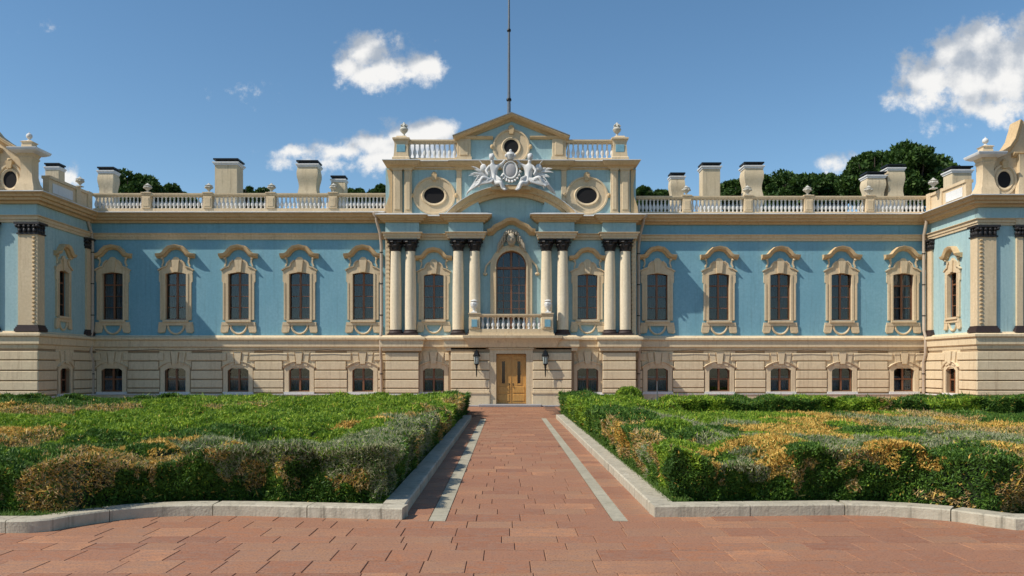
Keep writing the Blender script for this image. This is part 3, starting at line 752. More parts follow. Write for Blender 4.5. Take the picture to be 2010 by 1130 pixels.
# mask with leaf scrolls
CARV = stucco('carved_plaster', (.42, .36, .27), (.5, .42, .3), (.16, .12, .09), .6)
mk = MB(); zf = zz(470)
mk.ball((0, -.22, zf), (.17, .20, .25), 14, 10); mk.ball((0, -.42, zf - .02), (.035, .06, .08), 8, 6)
for q in (-1, 1):
    mk.ball((q * .07, -.38, zf + .05), (.035, .03, .022), 8, 5); mk.ball((q * .09, -.36, zf - .07), (.05, .04, .04), 8, 5)
    for j in range(4): mk.tube([(q * (.14 + .05 * j), -.12, zf + .30 - .04 * j), (q * (.26 + .07 * j), -.2, zf + .22 - .13 * j), (q * (.24 + .09 * j), -.14, zf - .02 - .13 * j), (q * (.34 + .08 * j), -.12, zf - .16 - .1 * j)], [.03, .045, .04, .012], 6)
mk.ball((0, -.37, zf - .13), (.055, .03, .018), 8, 5)
mk.tube([(.30 * math.cos(t), -.12, zf + .03 + .36 * math.sin(t)) for t in [i * math.pi / 10 for i in range(11)]], .05, 6)
for j in range(5): mk.ball((.09 * (j - 2), -.2, zf + .29 - .02 * abs(j - 2)), (.055, .08, .09), 8, 6)
mk.xf(T(0, 0, zf - .05) @ Matrix.Scale(1.35, 4) @ T(0, 0, -zf)); mk.build('carved_mask', CARV, cwin)

# arched pediment over the centre
YA = 42.62
pa0, pam, pa1 = (PX(884, 42.2), PZ(421, 42.2)), (PX(1004, 42.2), PZ(369, 42.2)), (PX(1129, 42.2), PZ(421, 42.2))
cxm = pam[0]; hwp = (pa1[0] - pa0[0]) / 2; rise = pam[1] - pa0[1]
ap = [(cxm + x, pa0[1] + z) for x, z in arc_pts(hwp, 0, rise, 28)]
MB().sweep(ap, [(-.30, .5), (-.30, .12), (-.22, .05), (-.12, .02), (-.10, -.16), (0, -.16), (.10, -.25), (.17, -.27), (.17, .5)], base=42.55).build('arched_pediment', OCHRE, palace)
MB().sweep(ap, [(.172, .5), (.172, -.29), (.20, -.29), (.26, .5)], base=42.55).build('cornice_flashing', LEAD, palace)
# tympanum sides
for (a, b_) in ((896, 946), (1062, 1116)):
    xa, xb = PX(a, YA), PX(b_, YA); zb = ZCT - .1
    pts = [(xa, zb)] + [(xb, zb)] + [(x, z - .22) for x, z in ap[::-1] if xa < x < xb]
    MB().prism(pts, YA, YC + .05).build('tympanum', SUNLIT_MINT, palace)

# balcony
YBF = 41.75
bx0, bx1 = PX(908, YBF), PX(1104, YBF)
BC = [(-.05, PZ(681, YBF)), (.0, PZ(681, YBF)), (.06, PZ(676, YBF)), (.16, PZ(667, YBF)), (.28, PZ(663, YBF)), (.30, PZ(658, YBF)), (-.05, PZ(658, YBF))]
MB().sweep([(bx0 + .30, YC), (bx0 + .30, YBF + .30), (bx1 - .30, YBF + .30), (bx1 - .30, YC)], BC, 'XY', side=-1).box(bx0 + .32, bx1 - .32, YBF + .33, YC, PZ(680, YBF), PZ(659, YBF)).build('balcony_slab', BASE, palace)
zb, zt = PZ(650, YBF + .3) + .02, PZ(616, YBF + .3)
yb = YBF + .42
bb = balustrade('balcony_balustrade', PX(921, yb), PX(1086, yb), yb, zb, zt, [PX(931.5, yb), PX(1074.5, yb)], WHITE, 12, .56, .30)
MB().box(PX(919, yb), PX(1088, yb), yb - .22, yb + .22, zb - .3, zb - .142).build('balcony_step', BASE, palace)
for x in (PX(931.5, yb), PX(1074.5, yb)):
    MB().box(x - .14, x + .14, yb - .245, yb - .22, zb + .2, zt - .28).build('pier_panel', BLUE, bb)
for s, x in ((-1, PX(921, yb)), (1, PX(1086, yb))):
    MB().box(x, x - s * .26, yb + .2, YC - .05, zt - .12, zt).build('side_rail', CREAM, bb)
    me = bal_mesh(zt - .15 - (zb + .10), WHITE)
    for i in range(3): link('baluster', me, bb, T(x - s * .15, yb + .32 + i * .17, zb + .10))

# attic storey
YT = 43.0                                                     # attic wall plane
Za, Zb_ = ZCT - .20, PZ(330, YT)
ax0, ax1 = PX(768, YT - .1), PX(1240, YT - .1)
MB().box(ax0, ax1, YT + .004, YT + 6, Za - .6, Zb_).build('attic_wall', SUNLIT_MINT, palace)
for (a, b_, yf) in ((771, 789, YT - .22), (793.5, 808, YT - .22), (1199, 1213.5, YT - .22), (1218, 1236, YT - .22), (896, 906, YT - .12), (1102, 1112, YT - .12)):
    xa, xb = PX(a, yf), PX(b_, yf); m = MB(); m.bbox(xa, xb, yf, YT + .1, Za, Zb_, .02)
    m.bbox(xa + .08, xb - .08, yf - .04, yf, Za + .35, Zb_ - .25, .02) if b_ - a > 12 else None
    m.box(xa - .03, xb + .03, yf - .05, YT, Za, Za + .22); m.box(xa - .03, xb + .03, yf - .06, YT, Zb_ - .14, Zb_ - .001)
    m.build('attic_pilaster', CREAM, palace)
for xa, xb in ((ax0 - .28, ax0 + .02), (ax1 - .02, ax1 + .28)):   # scrolled flanks
    s = 1 if xa > 0 else -1; xi = ax1 if s > 0 else ax0
    MB().prism([(xi - s * .05, Za), (xi + s * .34, Za), (xi + s * .30, Za + .5), (xi + s * .10, Za + 1.1), (xi + s * .08, Za + 1.6), (xi + s * .22, Zb_ - .1), (xi - s * .05, Zb_ - .1)], YT - .12, YT + .3).build('scroll_flank', OCHRE, palace)
tx0, tx1 = PX(896, YT - .15), PX(1112, YT - .15)
ZA1 = PZ(318, YT)
ACOR = [(-.05, Zb_ - .10), (.05, Zb_ - .10), (.10, Zb_ + .02), (.26, Zb_ + .08), (.36, Zb_ + .22), (.36, ZA1 - .04), (-.05, ZA1 - .04)]
ACOP = [(-.05, ZA1 - .038), (.40, ZA1 - .038), (.40, ZA1), (.1, ZA1 + .05), (-.05, ZA1 + .06)]
x789, x810 = PX(810, YT - .22), PX(1197, YT - .22)
apath = [(ax0, YT + 3), (ax0, YT - .22), (x789, YT - .22), (x789, YT), (tx0, YT), (tx0, YT - .15), (tx1, YT - .15), (tx1, YT), (x810, YT), (x810, YT - .22), (ax1, YT - .22), (ax1, YT + 3)]
mould('attic_cornice', apath, ACOR, OCHRE); mould('cornice_flashing', apath, ACOP, LEAD)
MB().box(ax0, ax1, YT - .1, YT + 6, Zb_, ZA1 + .03).build('attic_roof', LEAD, palace)
# round windows
def oculus(x, z, Y, rx, rz, ox, oz, name='round_window', scroll=True):
    o = MB().lathe([(1e-3, 0), (1, 0), (1, .03), (1e-3, .03)], 0, 0, 32).xf(T(x, Y - .03, z) @ Matrix.Diagonal((rx, 1, rz, 1)) @ Matrix.Rotation(R(90), 4, 'X')).build(name, plain('dark_round_glass', (.006, .005, .006), .9), palace)
    E = lambda a, b: [(x + a * math.cos(t), z + b * math.sin(t)) for t in [i * 2 * math.pi / 40 for i in range(40)]]
    MB().sweep(E(rx + .04, rz + .04), [(-.07, 0), (-.07, -.08), (.02, -.12), (.07, -.06), (.07, 0)], base=Y - .01, closed=True, side=-1).build('inner_ring', CREAM, o)
    mid = [(rx + ox) / 2, (rz + oz) / 2]
    wd = (ox - rx) / 2
    MB().sweep(E(mid[0] + .04, mid[1] + .04), [(-wd + .02, 0), (-wd + .03, -.05), (wd - .12, -.06), (wd - .1, -.11), (wd - .02, -.11), (wd, 0)], base=Y - .01, closed=True, side=-1).build('outer_ring', CREAM, o)
    k = MB(); k.prism([(x - .10, z + oz - .22), (x + .10, z + oz - .22), (x + .15, z + oz + .12), (x - .15, z + oz + .12)], Y - .20, Y)
    k.ball((x, Y - .12, z + oz + .16), (.12, .1, .09), 8, 6)
    if scroll:
        k.sweep([(x + (ox + .02) * math.cos(t), z + (oz + .02) * math.sin(t)) for t in [math.pi - i * math.pi / 16 for i in range(17)]], [(0, 0), (0, -.15), (.07, -.17), (.09, 0)])
        for q in (-1, 1): k.ball((x + q * (ox + .06), Y - .1, z), (.1, .1, .12), 8, 6)
    k.build('ring_crown', OCHRE, o)
    m = MB(); m.box(x - .015, x + .015, Y - .05, Y - .035, z - rz, z + rz); m.box(x - rx, x + rx, Y - .05, Y - .035, z - .015, z + .015); m.build('glazing_bar', WOODF, o)
    return o
for c in (852.5, 1151.5): oculus(PX(c, YT), PZ(384, YT), YT, .55, .44, 1.06, .96)
# roof balustrades of the attic with pedestals
zb, zt = PZ(316, YT) + .02, PZ(276, YT)
for a, b_, pp in ((790, 897, 789), (1111, 1215, 1215)):
    balustrade('balustrade', PX(a, YT), PX(b_, YT), YT - .02, zb, zt, [], WHITE, 11)
    x = PX(pp, YT); m = MB(); w2 = .36
    m.square([(w2 + .08, zb - .14), (w2 + .08, zb + .06), (w2 + .02, zb + .12), (w2, zb + .3), (w2 - .03, zt - .3), (w2, zt - .1), (w2 + .07, zt - .02), (w2 + .07, zt + .05), (w2 - .1, zt + .12), (w2 - .12, zt + .18)], x, YT - .05)
    m.build('pedestal', CREAM, palace); MB().bbox(x - .22, x + .22, YT - .05 - w2 - .01, YT - .4, zb + .35, zt - .30, .01).build('pedestal_panel', BLUE, palace)
# central gable tower
zg0, zge, zga = ZA1, PZ(272, YT), PZ(228, YT)
MB().box(tx0 + .1, tx1 - .1, YT - .10, YT + 4, zg0, zge).build('tower_wall', SUNLIT_MINT, palace)
xm = (tx0 + tx1) / 2
MB().prism([(tx0 + .1, zge), (tx1 - .1, zge), (xm, zga - .25)], YT - .10, YT + 4).build('gable_wall', SUNLIT_MINT, palace)
for (a, b_) in ((897, 924), (1084, 1111)):
    xa, xb = PX(a, YT - .2), PX(b_, YT - .2); m = MB(); m.bbox(xa, xb, YT - .22, YT, zg0 + .05, zge, .02); m.bbox(xa + .14, xb - .14, YT - .26, YT - .22, zg0 + .3, zge - .18, .02)
    m.box(xa - .05, xb + .05, YT - .28, YT, zg0 + .05, zg0 + .22); m.build('tower_pilaster', CREAM, palace)
for (a, b_) in ((896, 968), (1040, 1112)):
    MB().sweep([(PX(a, YT), YT - .10), (PX(b_, YT), YT - .10)], [(-.02, zge - .08), (.14, zge - .06), (.2, zge + .02), (.2, zge + .07), (-.02, zge + .07)], 'XY', side=-1).build('tower_moulding', OCHRE, palace)
GP = [(-.22, .12), (-.20, -.06), (-.10, -.12), (-.06, -.30), (.04, -.40), (.10, -.41), (.10, 3.9), (-.22, 3.9)]
MB().sweep([(PX(892, YT), zge - .08), (xm, zga - .08), (PX(1115, YT), zge - .08)], GP, base=YT - .10).build('gable_cornice', OCHRE, palace)
MB().sweep([(PX(891, YT), zge - .08), (xm, zga - .08), (PX(1116, YT), zge - .08)], [(.102, -.43), (.102, 4), (.14, 4), (.14, -.43)], base=YT - .10).build('gable_roof', GREYROOF, palace)
oculus(PX(1003.5, YT), PZ(290, YT), YT - .13, .40, .40, .92, .86)

# --- chimneys
def chimney(c, x0, x1, ytop, Y, wavy, slab=True):
    xa, xb = PX(x0, Y), PX(x1, Y); x = (xa + xb) / 2; hw = (xb - xa) / 2; zt = PZ(ytop, Y); z0 = ZCT; H_ = zt - z0
    pr = []
    for i in range(25):
        t = i / 24; o = (math.sin(t * 15 + 1) * .055 * hw / .6 if wavy else (.04 * (1 - t) ** 3 + (.035 if .28 < t < .40 else 0))); pr.append((hw * .90 + o, z0 + t * (H_ - .32)))
    o = MB().square(pr, x, Y + .5, .9).build('chimney', CHIM, palace)
    MB().square([(hw * .9, zt - .38), (hw * .98, zt - .36), (hw * .98, zt - .31), (hw * 1.08, zt - .26), (hw * 1.08, zt - .20), (hw * .95, zt - .199)], x, Y + .5, .9).build('chimney_cap', WHITE, o)
    m = MB()
    for q in (-.75, -.25, .25, .75):
        m.box(x + q * hw - .05, x + q * hw + .05, Y + .5 - hw * .8, Y + .5 + hw * .8, zt - .2, zt - .08)
    m.box(x - hw * 1.02, x + hw * 1.02, Y + .5 - hw * .9, Y + .5 + hw * .9, zt - .08, zt); m.square([(hw * .8, zt - .199), (hw * .8, zt - .081)], x, Y + .5, .9)
    m.build('chimney_hood', IRON, o)
for a in ((0, 84, 113, 318, 46, 0), (0, 189, 221, 326, 47, 1), (0, 420, 468, 311, 47, 0), (0, 582, 624, 314, 47, 1), (0, 648, 677, 343, 48, 1),
          (0, 1317, 1346, 337, 48, 1), (0, 1378, 1416, 318, 47, 0), (0, 1461, 1500, 317, 47, 1), (0, 1702, 1740, 336, 48, 1), (0, 1743, 1778, 321, 48, 1), (0, 1868, 1910, 325, 45, 0)):
    chimney(*a)

# --- downpipes
def pipe(x, Y, s):
    m = MB(); m.tube([(x + s * .42, Y - .56, ZCT - .12), (x + s * .40, Y - .56, ZCT - .42), (x + s * .12, Y - .30, ZAT - .05), (x, Y - .28, ZAB - .35), (x, Y - .28, ZST + .3), (x, Y - .46, ZST - .05), (x, Y - .46, ZSB - .1), (x, Y - .26, ZSB - .5), (x, Y - .26, .1)], .075, 10)
    o = m.build('drainpipe', PIPE, palace)
    f = MB().lathe([(.08, ZCT - .28), (.20, ZCT - .12), (.21, ZCT - .02), (.17, ZCT - .02)], x + s * .42, Y - .56, 10).build('pipe_hopper', PIPE, o)
    c = MB()
    for z in (4.6, 6.2, 7.8, 1.6): c.lathe([(.09, z), (.09, z + .05)], x, Y - (.28 if z > 3 else .26), 10)
    c.build('pipe_collar', IRON, o)
pipe(PX(187, YL), YL, -.3); pipe(PX(750, YL), YL, -.5); pipe(PX(1252, YR), YR, .5); pipe(PX(1808, YR), YR, 0)

# --- corner pavilions
def pavilion(s, XS, YF, YW):
    """s = -1 left, +1 right; built with x measured outwards from the inner side plane"""
    X_ = lambda d: XS + s * d                                   # d metres outwards
    # side wall coordinates: u runs from the wing towards the camera
    if s < 0: Ms = T(XS, 0, 0) @ Matrix.Rotation(R(90), 4, 'Z')     # wall -y side faces +x
    else: Ms = T(XS, 0, 0) @ Matrix.Rotation(R(-90), 4, 'Z')
    loc = (lambda Y: Y) if s < 0 else (lambda Y: -Y)
    ctr = loc(40.33 if s < 0 else 41.05)
    u0, u1 = sorted((loc(YF), loc(YW)))
    w_ = .46
    MB().holed_wall(u0, u1, ZST - .3, ZCT - .1, 0, [(ctr - w_, ctr + w_, WZ, WZ + 2.43 * .9)]).xf(Ms).build('upper_wall', SUNLIT_MINT, palace)
    MB().holed_wall(u0, u1, -.1, ZSB + .2, -.10, [(ctr - w_, ctr + w_, BWZ, BWZ + 1.27)]).xf(Ms).build('basement_wall', JOINT, palace)
    courses(u0 - (0 if s > 0 else .16), u1 + (0 if s < 0 else .16), [ctr], Ms @ T(0, -.10, 0))
    place_window('upper', Ms @ T(ctr, 0, WZ) @ Matrix.Diagonal((.82, 1, .9, 1)))
    place_window('base', Ms @ T(ctr, -.10, BWZ) @ Matrix.Diagonal((.86, 1, 1, 1)))
    key_stones(Ms @ T(ctr, -.10, BWZ - .02))
    MB().box(u0 + .02, u1 - .02, .9, 1.0, 0, ZCT).xf(Ms).build('interior_wall', DARK, palace)
    # front wall
    a, b_ = sorted((X_(0), X_(12)))
    MB().box(a, b_, YF, YF + .3, ZST - .3, ZCT - .1).build('upper_wall', SUNLIT_MINT, palace)
    MB().box(a - (.10 if s > 0 else 0), b_ + (.10 if s < 0 else 0), YF - .10, YF + .3, -.1, ZSB + .2).build('basement_wall', JOINT, palace)
    courses(a - (.16 if s > 0 else 0), b_ + (.16 if s < 0 else 0), [], T(0, YF - .10, 0))
    p = MB(); p.box(a - (.2 if s > 0 else 0), b_ + (.2 if s < 0 else 0), YF - .20, YF - .12, -.1, .56); p.box(*sorted((X_(-.2), X_(-.12))), YF - .1, YW, -.1, .56); p.build('plinth', BASE, palace)
    p = MB(); p.box(a - (.24 if s > 0 else 0), b_ + (.24 if s < 0 else 0), YF - .24, YF - .10, .562, .61); p.box(*sorted((X_(-.24), X_(-.1))), YF - .1, YW, .562, .609); p.build('plinth_ledge', WHITE, palace)
    # pilasters: wrapped corner, one by the wing, and a pair further out
    PB, PT = CBZ, ZAB
    def pil(x0, x1, y0, y1, quoin=None):
        x0, x1 = sorted((x0, x1)); m = MB(); m.box(x0, x1, y0, y1, PB + .3, PT - .55); o = m.build('pilaster', CREAM, palace)
        c = MB(); e = .05
        c.box(x0 - e, x1 + e, y0 - e, y1 + e, PT - .55, PT - .48); c.box(x0 - .01, x1 + .01, y0 - .01, y1, PT - .48, PT - .1); c.box(x0 - .13, x1 + .13, y0 - .13, y1 + .05, PT - .10, PT - .003)
        n = max(2, int((x1 - x0) / .2))
        for i in range(n): c.ball((x0 + (x1 - x0) * (i + .5) / n, y0 - .05, PT - .38), (.08, .07, .11), 8, 6); c.ball((x0 + (x1 - x0) * (i + .5) / n, y0 - .08, PT - .2), (.07, .07, .08), 8, 6)
        xx = x1 if s < 0 else x0; n = max(2, int((y1 - y0) / .2))
        for i in range(n): c.ball((xx, y0 + (y1 - y0) * (i + .5) / n, PT - .38), (.07, .08, .11), 8, 6); c.ball((xx, y0 + (y1 - y0) * (i + .5) / n, PT - .2), (.09, .07, .08), 8, 6)
        for q in (x0 - .03, x1 + .03): c.ball((q, y0 - .06, PT - .17), (.09, .09, .09), 8, 6)
        c.build('capital', BLACK, o)
        b = MB(); b.box(x0 - .12, x1 + .12, y0 - .12, y1 + .05, PB, PB + .14); b.box(x0 - .08, x1 + .08, y0 - .08, y1 + .04, PB + .14, PB + .22); b.box(x0 - .04, x1 + .04, y0 - .04, y1 + .02, PB + .22, PB + .30); b.build('pilaster_base', DBASE, o)
        return o
    pil(X_(-.10), X_(.78), YF - .10, YF + .50)
    q = MB(); n = 22; zz0, zz1 = PB + .35, PT - .6
    for i in range(n):
        z = zz0 + (zz1 - zz0) * i / n; q.bbox(*sorted((X_(.0), X_(.13))), YF - .15, YF - .10, z + .05, z + (zz1 - zz0) / n - .05, .02)
    q.build('quoin_strip', OCHRE, palace)
    pil(X_(-.10), X_(.1), YW - .72, YW - .12)
    pil(X_(1.72), X_(2.0), YF - .12, YF + .1); pil(X_(2.12), X_(2.4), YF - .12, YF + .1)
    MB().box(*sorted((X_(1.66), X_(2.46))), YF - .16, YF, ZAB, ZAT - .002).build('architrave_block', CREAM, palace)
    MB().box(*sorted((X_(.06), X_(12))), YF + .02, 56, ZCT - .2, ZCT + .05).build('roof', GREYROOF, palace)
    # attic with round window and swept gable
    yA = YF + .12
    zk = lambda y: PZ(y, yA)
    top = ZCT + 1.95
    if s < 0: pts = [(.72, top), (1.1, top + .18), (1.5, top + .42), (1.9, top + .72), (2.3, top + 1.2), (2.5, top + 2.0)]
    else: pts = [(.72, top), (1.1, top + .12), (1.45, top + .34), (1.70, top + .72), (1.86, top + 1.25), (1.95, top + 1.6)]
    poly = [(X_(.3), ZCT)] + [(X_(.3), top)] + [(X_(d), z) for d, z in pts] + [(X_(12), pts[-1][1]), (X_(12), ZCT)]
    MB().prism(poly, yA, yA + .6).build('attic_wall', CREAM, palace)
    path = [(X_(.3), top)] + [(X_(d), z) for d, z in pts]
    MB().sweep(path if s > 0 else path[::-1], [(-.16, 0), (-.14, -.10), (-.04, -.22), (.05, -.24), (.05, .55), (-.16, .55)], base=yA).build('gable_cornice', OCHRE, palace)
    MB().sweep(path if s > 0 else path[::-1], [(.052, -.26), (.052, .57), (.075, .57), (.075, -.26)], base=yA).build('cornice_flashing', OCHRE, palace)
    # corner pier with a flared foot
    sh = MB(); cxp = X_(.42)
    prf = [(.42, ZCT + .08), (.42, ZCT + .3), (.33, ZCT + .5), (.27, ZCT + .8), (.25, ZCT + 1.2), (.27, top - .45), (.33, top - .35), (.29, top - .30), (.36, top - .15)]
    sh.square(prf, cxp, yA + .05); sh.build('attic_pier', CREAM, palace)
    MB().square([(.46, top - .15), (.62, top - .06), (.66, top + .02), (.66, top + .06), (.2, top + .14)], cxp, yA + .05).build('pier_cap', LEAD, palace)
    MB().square([(.18, top + .13), (.24, top + .18), (.22, top + .34), (.28, top + .40), (.16, top + .46)], cxp, yA + .05).build('urn_block', CREAM, palace)
    for d in (1.86,):
        MB().square([(.34, ZCT + .08), (.34, ZCT + .4), (.22, ZCT + .8), (.20, top - .2), (.26, top)], X_(d + .2), yA - .02).build('attic_pier', CREAM, palace)
    MB().sweep([(X_(1.6), yA), (X_(6), yA)] if s > 0 else [(X_(6), yA), (X_(1.6), yA)], [(-.02, top - .1), (.12, top - .06), (.26, top + .06), (.26, top + .12), (-.02, top + .12)], 'XY', side=-1).build('attic_cornice', OCHRE, palace)
    oculus(X_(1.22), PZ(353, yA), yA, .34, .42, .56, .72, scroll=False)
    # parapet back to the wing
    yy0, yy1 = YF + 1.0, YW - .1
    m = MB(); m.box(*sorted((X_(-.02), X_(.26))), yy0, yy1, ZCT + .05, ZBT - .14); pa = m.build('parapet', CREAM, palace)
    m = MB(); m.box(*sorted((X_(-.09), X_(.33))), yy0, yy1, ZBT - .138, ZBT); m.build('parapet_rail', CREAM, pa)
    for yy in (YW - .35, YW - 1.5):
        MB().box(*sorted((X_(-.10), X_(.34))), yy - .2, yy + .2, ZCT + .06, ZBT + .03).build('pier', CREAM, pa)
    MB().bbox(*sorted((X_(-.05), X_(-.02))), yy0 + .3, yy1 - 1.9, ZCT + .3, ZBT - .3, .005).build('parapet_panel', WHITE, pa)
    MB().square([(.5, ZCT), (.5, ZBT + .4), (.6, ZBT + .5)], X_(.9), YF + 2.6).build('roof_lantern_block', CREAM, palace) if False else None
    return top
topL = pavilion(-1, XPL, YFL, YL); topR = pavilion(1, XPR, YFR, YR)

# ------------------------------------------------------------------ urns, lanterns, flagpole, sculpture
def urn_mesh(kind):
    m = MB()
    if kind == 'vase':
        m.square([(.16, 0), (.16, .05), (.12, .06)], 0, 0); m.lathe([(.06, .05), (.05, .12), (.10, .18), (.20, .28), (.24, .36), (.21, .42), (.25, .46), (.16, .50), (.08, .56), (.03, .62)], 0, 0, 14)
        for k in range(6):
            a = k * math.pi / 3; m.ball((.22 * math.cos(a), .22 * math.sin(a), .34), (.07, .07, .06), 7, 5)
    if kind == 'flame':
        m.lathe([(.16, 0), (.16, .05), (.08, .10), (.06, .2), (.12, .26), (.22, .36), (.26, .48), (.2, .58), (.12, .62), (.16, .66), (.10, .78), (.05, .88), (.01, .92)], 0, 0, 14)
        for k in range(5): a = k * 2 * math.pi / 5; m.tube([(.12 * math.cos(a), .12 * math.sin(a), .60), (.2 * math.cos(a), .2 * math.sin(a), .70), (.10 * math.cos(a), .10 * math.sin(a), .82)], [.05, .05, .015], 6)
    if kind == 'tall':
        m.square([(.16, 0), (.16, .07), (.13, .08)], 0, 0); m.lathe([(.10, .07), (.06, .14), (.07, .20), (.16, .32), (.20, .44), (.19, .54), (.14, .60), (.20, .66), (.17, .70), (.06, .74)], 0, 0, 16)
        for k in range(7): a = k * 2 * math.pi / 7; m.ball((.16 * math.cos(a), .16 * math.sin(a), .50), (.06, .06, .08), 7, 5)
    if kind == 'ball': m.lathe([(.12, 0), (.12, .04), (.05, .08), (.04, .14)], 0, 0, 12); m.ball((0, 0, .26), .15, 14, 10); m.ball((0, 0, .42), (.03, .03, .06), 6, 5)
    return m.mesh('urn', WHITE)
UM = {k: urn_mesh(k) for k in ('vase', 'flame', 'tall', 'ball')}
URNM = stucco('weathered_urn_stone', (.56, .54, .47), (.42, .40, .34), (.18, .16, .13), .6)
for k_ in ('vase', 'flame'): UM[k_].materials[0] = URNM
def urn(kind, px, Y, z, label, sc=1.0, grp='urns on the roof balustrades'):
    return link('urn', UM[kind], None, T(PX(px, Y), Y, z) @ Matrix.Scale(sc * (.86 if kind == 'vase' else 1), 4), label=label, cat='urn', group=grp)
yb = YL + .05
for c, l in ((290, 'small stone urn on the left wing balustrade, leftmost pier'), (410, 'small stone urn on the left wing balustrade beside the widest chimney'),
             (533, 'small stone urn on the left wing balustrade, alone between two tall chimneys'), (655, 'small stone urn on the left wing balustrade in front of the smallest chimney')):
    urn('vase', c, yb, ZBT + .05, l, .95)
yb = YR + .05
for c, l in ((1347, 'small stone urn on the right wing balustrade beside the smallest chimney'), (1467, 'small stone urn on the right wing balustrade in front of a tall chimney'),
             (1585, 'small stone urn on the right wing balustrade standing against the dark trees, middle pier'), (1705, 'small stone urn on the right wing balustrade before the twin wavy chimneys')):
    urn('vase', c, yb, ZBT + .01, l, 1.0)
urn('vase', 157, 41.7, ZBT + .03, 'stone urn on the parapet between left pavilion and left wing', .95)
urn('vase', 1832, 42.2, ZBT + .03, 'stone urn on the parapet between right wing and right pavilion', 1.05)
zt = PZ(276, YT)
urn('flame', 793, YT - .05, zt + .16, 'flame urn on the left pedestal of the central attic', .84, 'urns on the central attic')
urn('flame', 1211, YT - .05, zt + .16, 'flame urn on the right pedestal of the central attic', .84, 'urns on the central attic')
yb = YBF + .42; zt = PZ(616, YBF + .3)
urn('tall', 930.5, yb, zt + .05, 'white carved vase on the left end of the balcony', .92, 'vases on the balcony'); urn('tall', 1075.5, yb, zt + .05, 'white carved vase on the right end of the balcony', .92, 'vases on the balcony')
link('finial', UM['ball'], None, T(XPL - .42, YFL + .17, topL + .46) @ Matrix.Scale(.9, 4), label='white ball finial on the roof corner of the left pavilion', cat='finial')
link('finial', UM['ball'], None, T(XPR + .42, YFR + .17, topR + .46) @ Matrix.Scale(.9, 4), label='white ball finial on the roof corner of the right pavilion', cat='finial')

LG = new_mat('frosted_lantern_glass', lambda t, p, o: (p.inputs['Base Color'].__setattr__('default_value', (.35, .40, .38, 1)), p.inputs['Roughness'].__setattr__('default_value', .2)))
def lantern(px, label):
    Y = 41.95; x = PX(px, Y); z0, z1 = PZ(740, Y), PZ(685, Y); o = empty('wall_lantern', (x, Y, z0), label=label, cat='lantern', group='lanterns beside the entrance')
    H_ = z1 - z0
    MB().lathe([(.01, 0), (.03, H_ * .08), (.035, H_ * .3), (.06, H_ * .36), (.05, H_ * .40), (.10, H_ * .45), (.13, H_ * .48)], 0, 0, 8).build('stem', IRON, o)
    MB().lathe([(.10, H_ * .48), (.145, H_ * .74)], 0, 0, 6).build('glass', LG, o)
    m = MB()
    for k in range(6): a = k * math.pi / 3; m.tube([(.105 * math.cos(a), .105 * math.sin(a), H_ * .48), (.15 * math.cos(a), .15 * math.sin(a), H_ * .74)], .012, 5)
    m.lathe([(.17, H_ * .74), (.185, H_ * .77), (.12, H_ * .86), (.10, H_ * .93), (.03, H_ * .96), (.02, H_)], 0, 0, 6); m.build('cap', IRON, o)
    MB().tube([(0, 0, H_ * .98), (0, .12, H_ * 1.02), (0, .27, H_ * .92)], .02, 6).tube([(0, 0, H_ * .34), (0, .15, H_ * .28), (0, .27, H_ * .36)], .02, 6).build('bracket', IRON, o)
lantern(935.5, 'black wall lantern to the left of the wooden door'); lantern(1070.5, 'black wall lantern to the right of the wooden door')

fp = empty('flagpole', (PX(999, YT + 1), YT + 1, zga), label='tall thin grey flagpole without a flag above the gable', cat='flagpole')
pz = lambda y: PZ(y, YT + 1) - zga
MB().lathe([(.10, -.3), (.09, pz(205)), (.075, pz(180)), (.065, pz(100)), (.05, pz(0)), (.035, pz(-90))], 0, 0, 10).build('pole', POLE, fp)
MB().lathe([(.12, pz(198)), (.14, pz(196)), (.12, pz(193))], 0, 0, 10).build('pole_collar', IRON, fp)
MB().lathe([(.09, pz(62)), (.11, pz(60)), (.09, pz(57))], 0, 0, 10).build('pole_collar', IRON, fp)
MB().ball((0, 0, pz(-92)), .09, 10, 8).build('pole_tip', POLE, fp)

# sculpture group above the arched pediment
YS = 42.25
SG = empty('sculpture_group', (PX(1003, YS), YS, PZ(372, YS)), label='white sculpture of two reclining figures flanking a crowned shield above the arch', cat='sculpture')
ox, oz = PX(1003, YS), PZ(372, YS)
SXZ = lambda x, y: (PX(x, YS) - ox, PZ(y, YS) - oz)
SCW = stucco('white_statue_plaster', (.74, .73, .71), (.58, .57, .55), (.30, .28, .25), .6, .7)
def skin(name, pts, edges, radii, parent, mat, root=0, sub=2):
    me = bpy.data.meshes.new(name); me.from_pydata(pts, edges, []); me.materials.append(mat)
    o = link(name, me, parent)
    bm = bmesh.new(); bm.from_mesh(me); L = bm.verts.layers.skin.verify(); bm.verts.ensure_lookup_table()
    for i, v in enumerate(bm.verts):
        v[L].radius = (radii[i], radii[i]); v[L].use_root = (i == root)
    bm.to_mesh(me); bm.free()
    sk = o.modifiers.new('skin', 'SKIN'); sk.use_smooth_shade = True
    ss = o.modifiers.new('subdivision', 'SUBSURF'); ss.levels = sub; ss.render_levels = sub
    return o
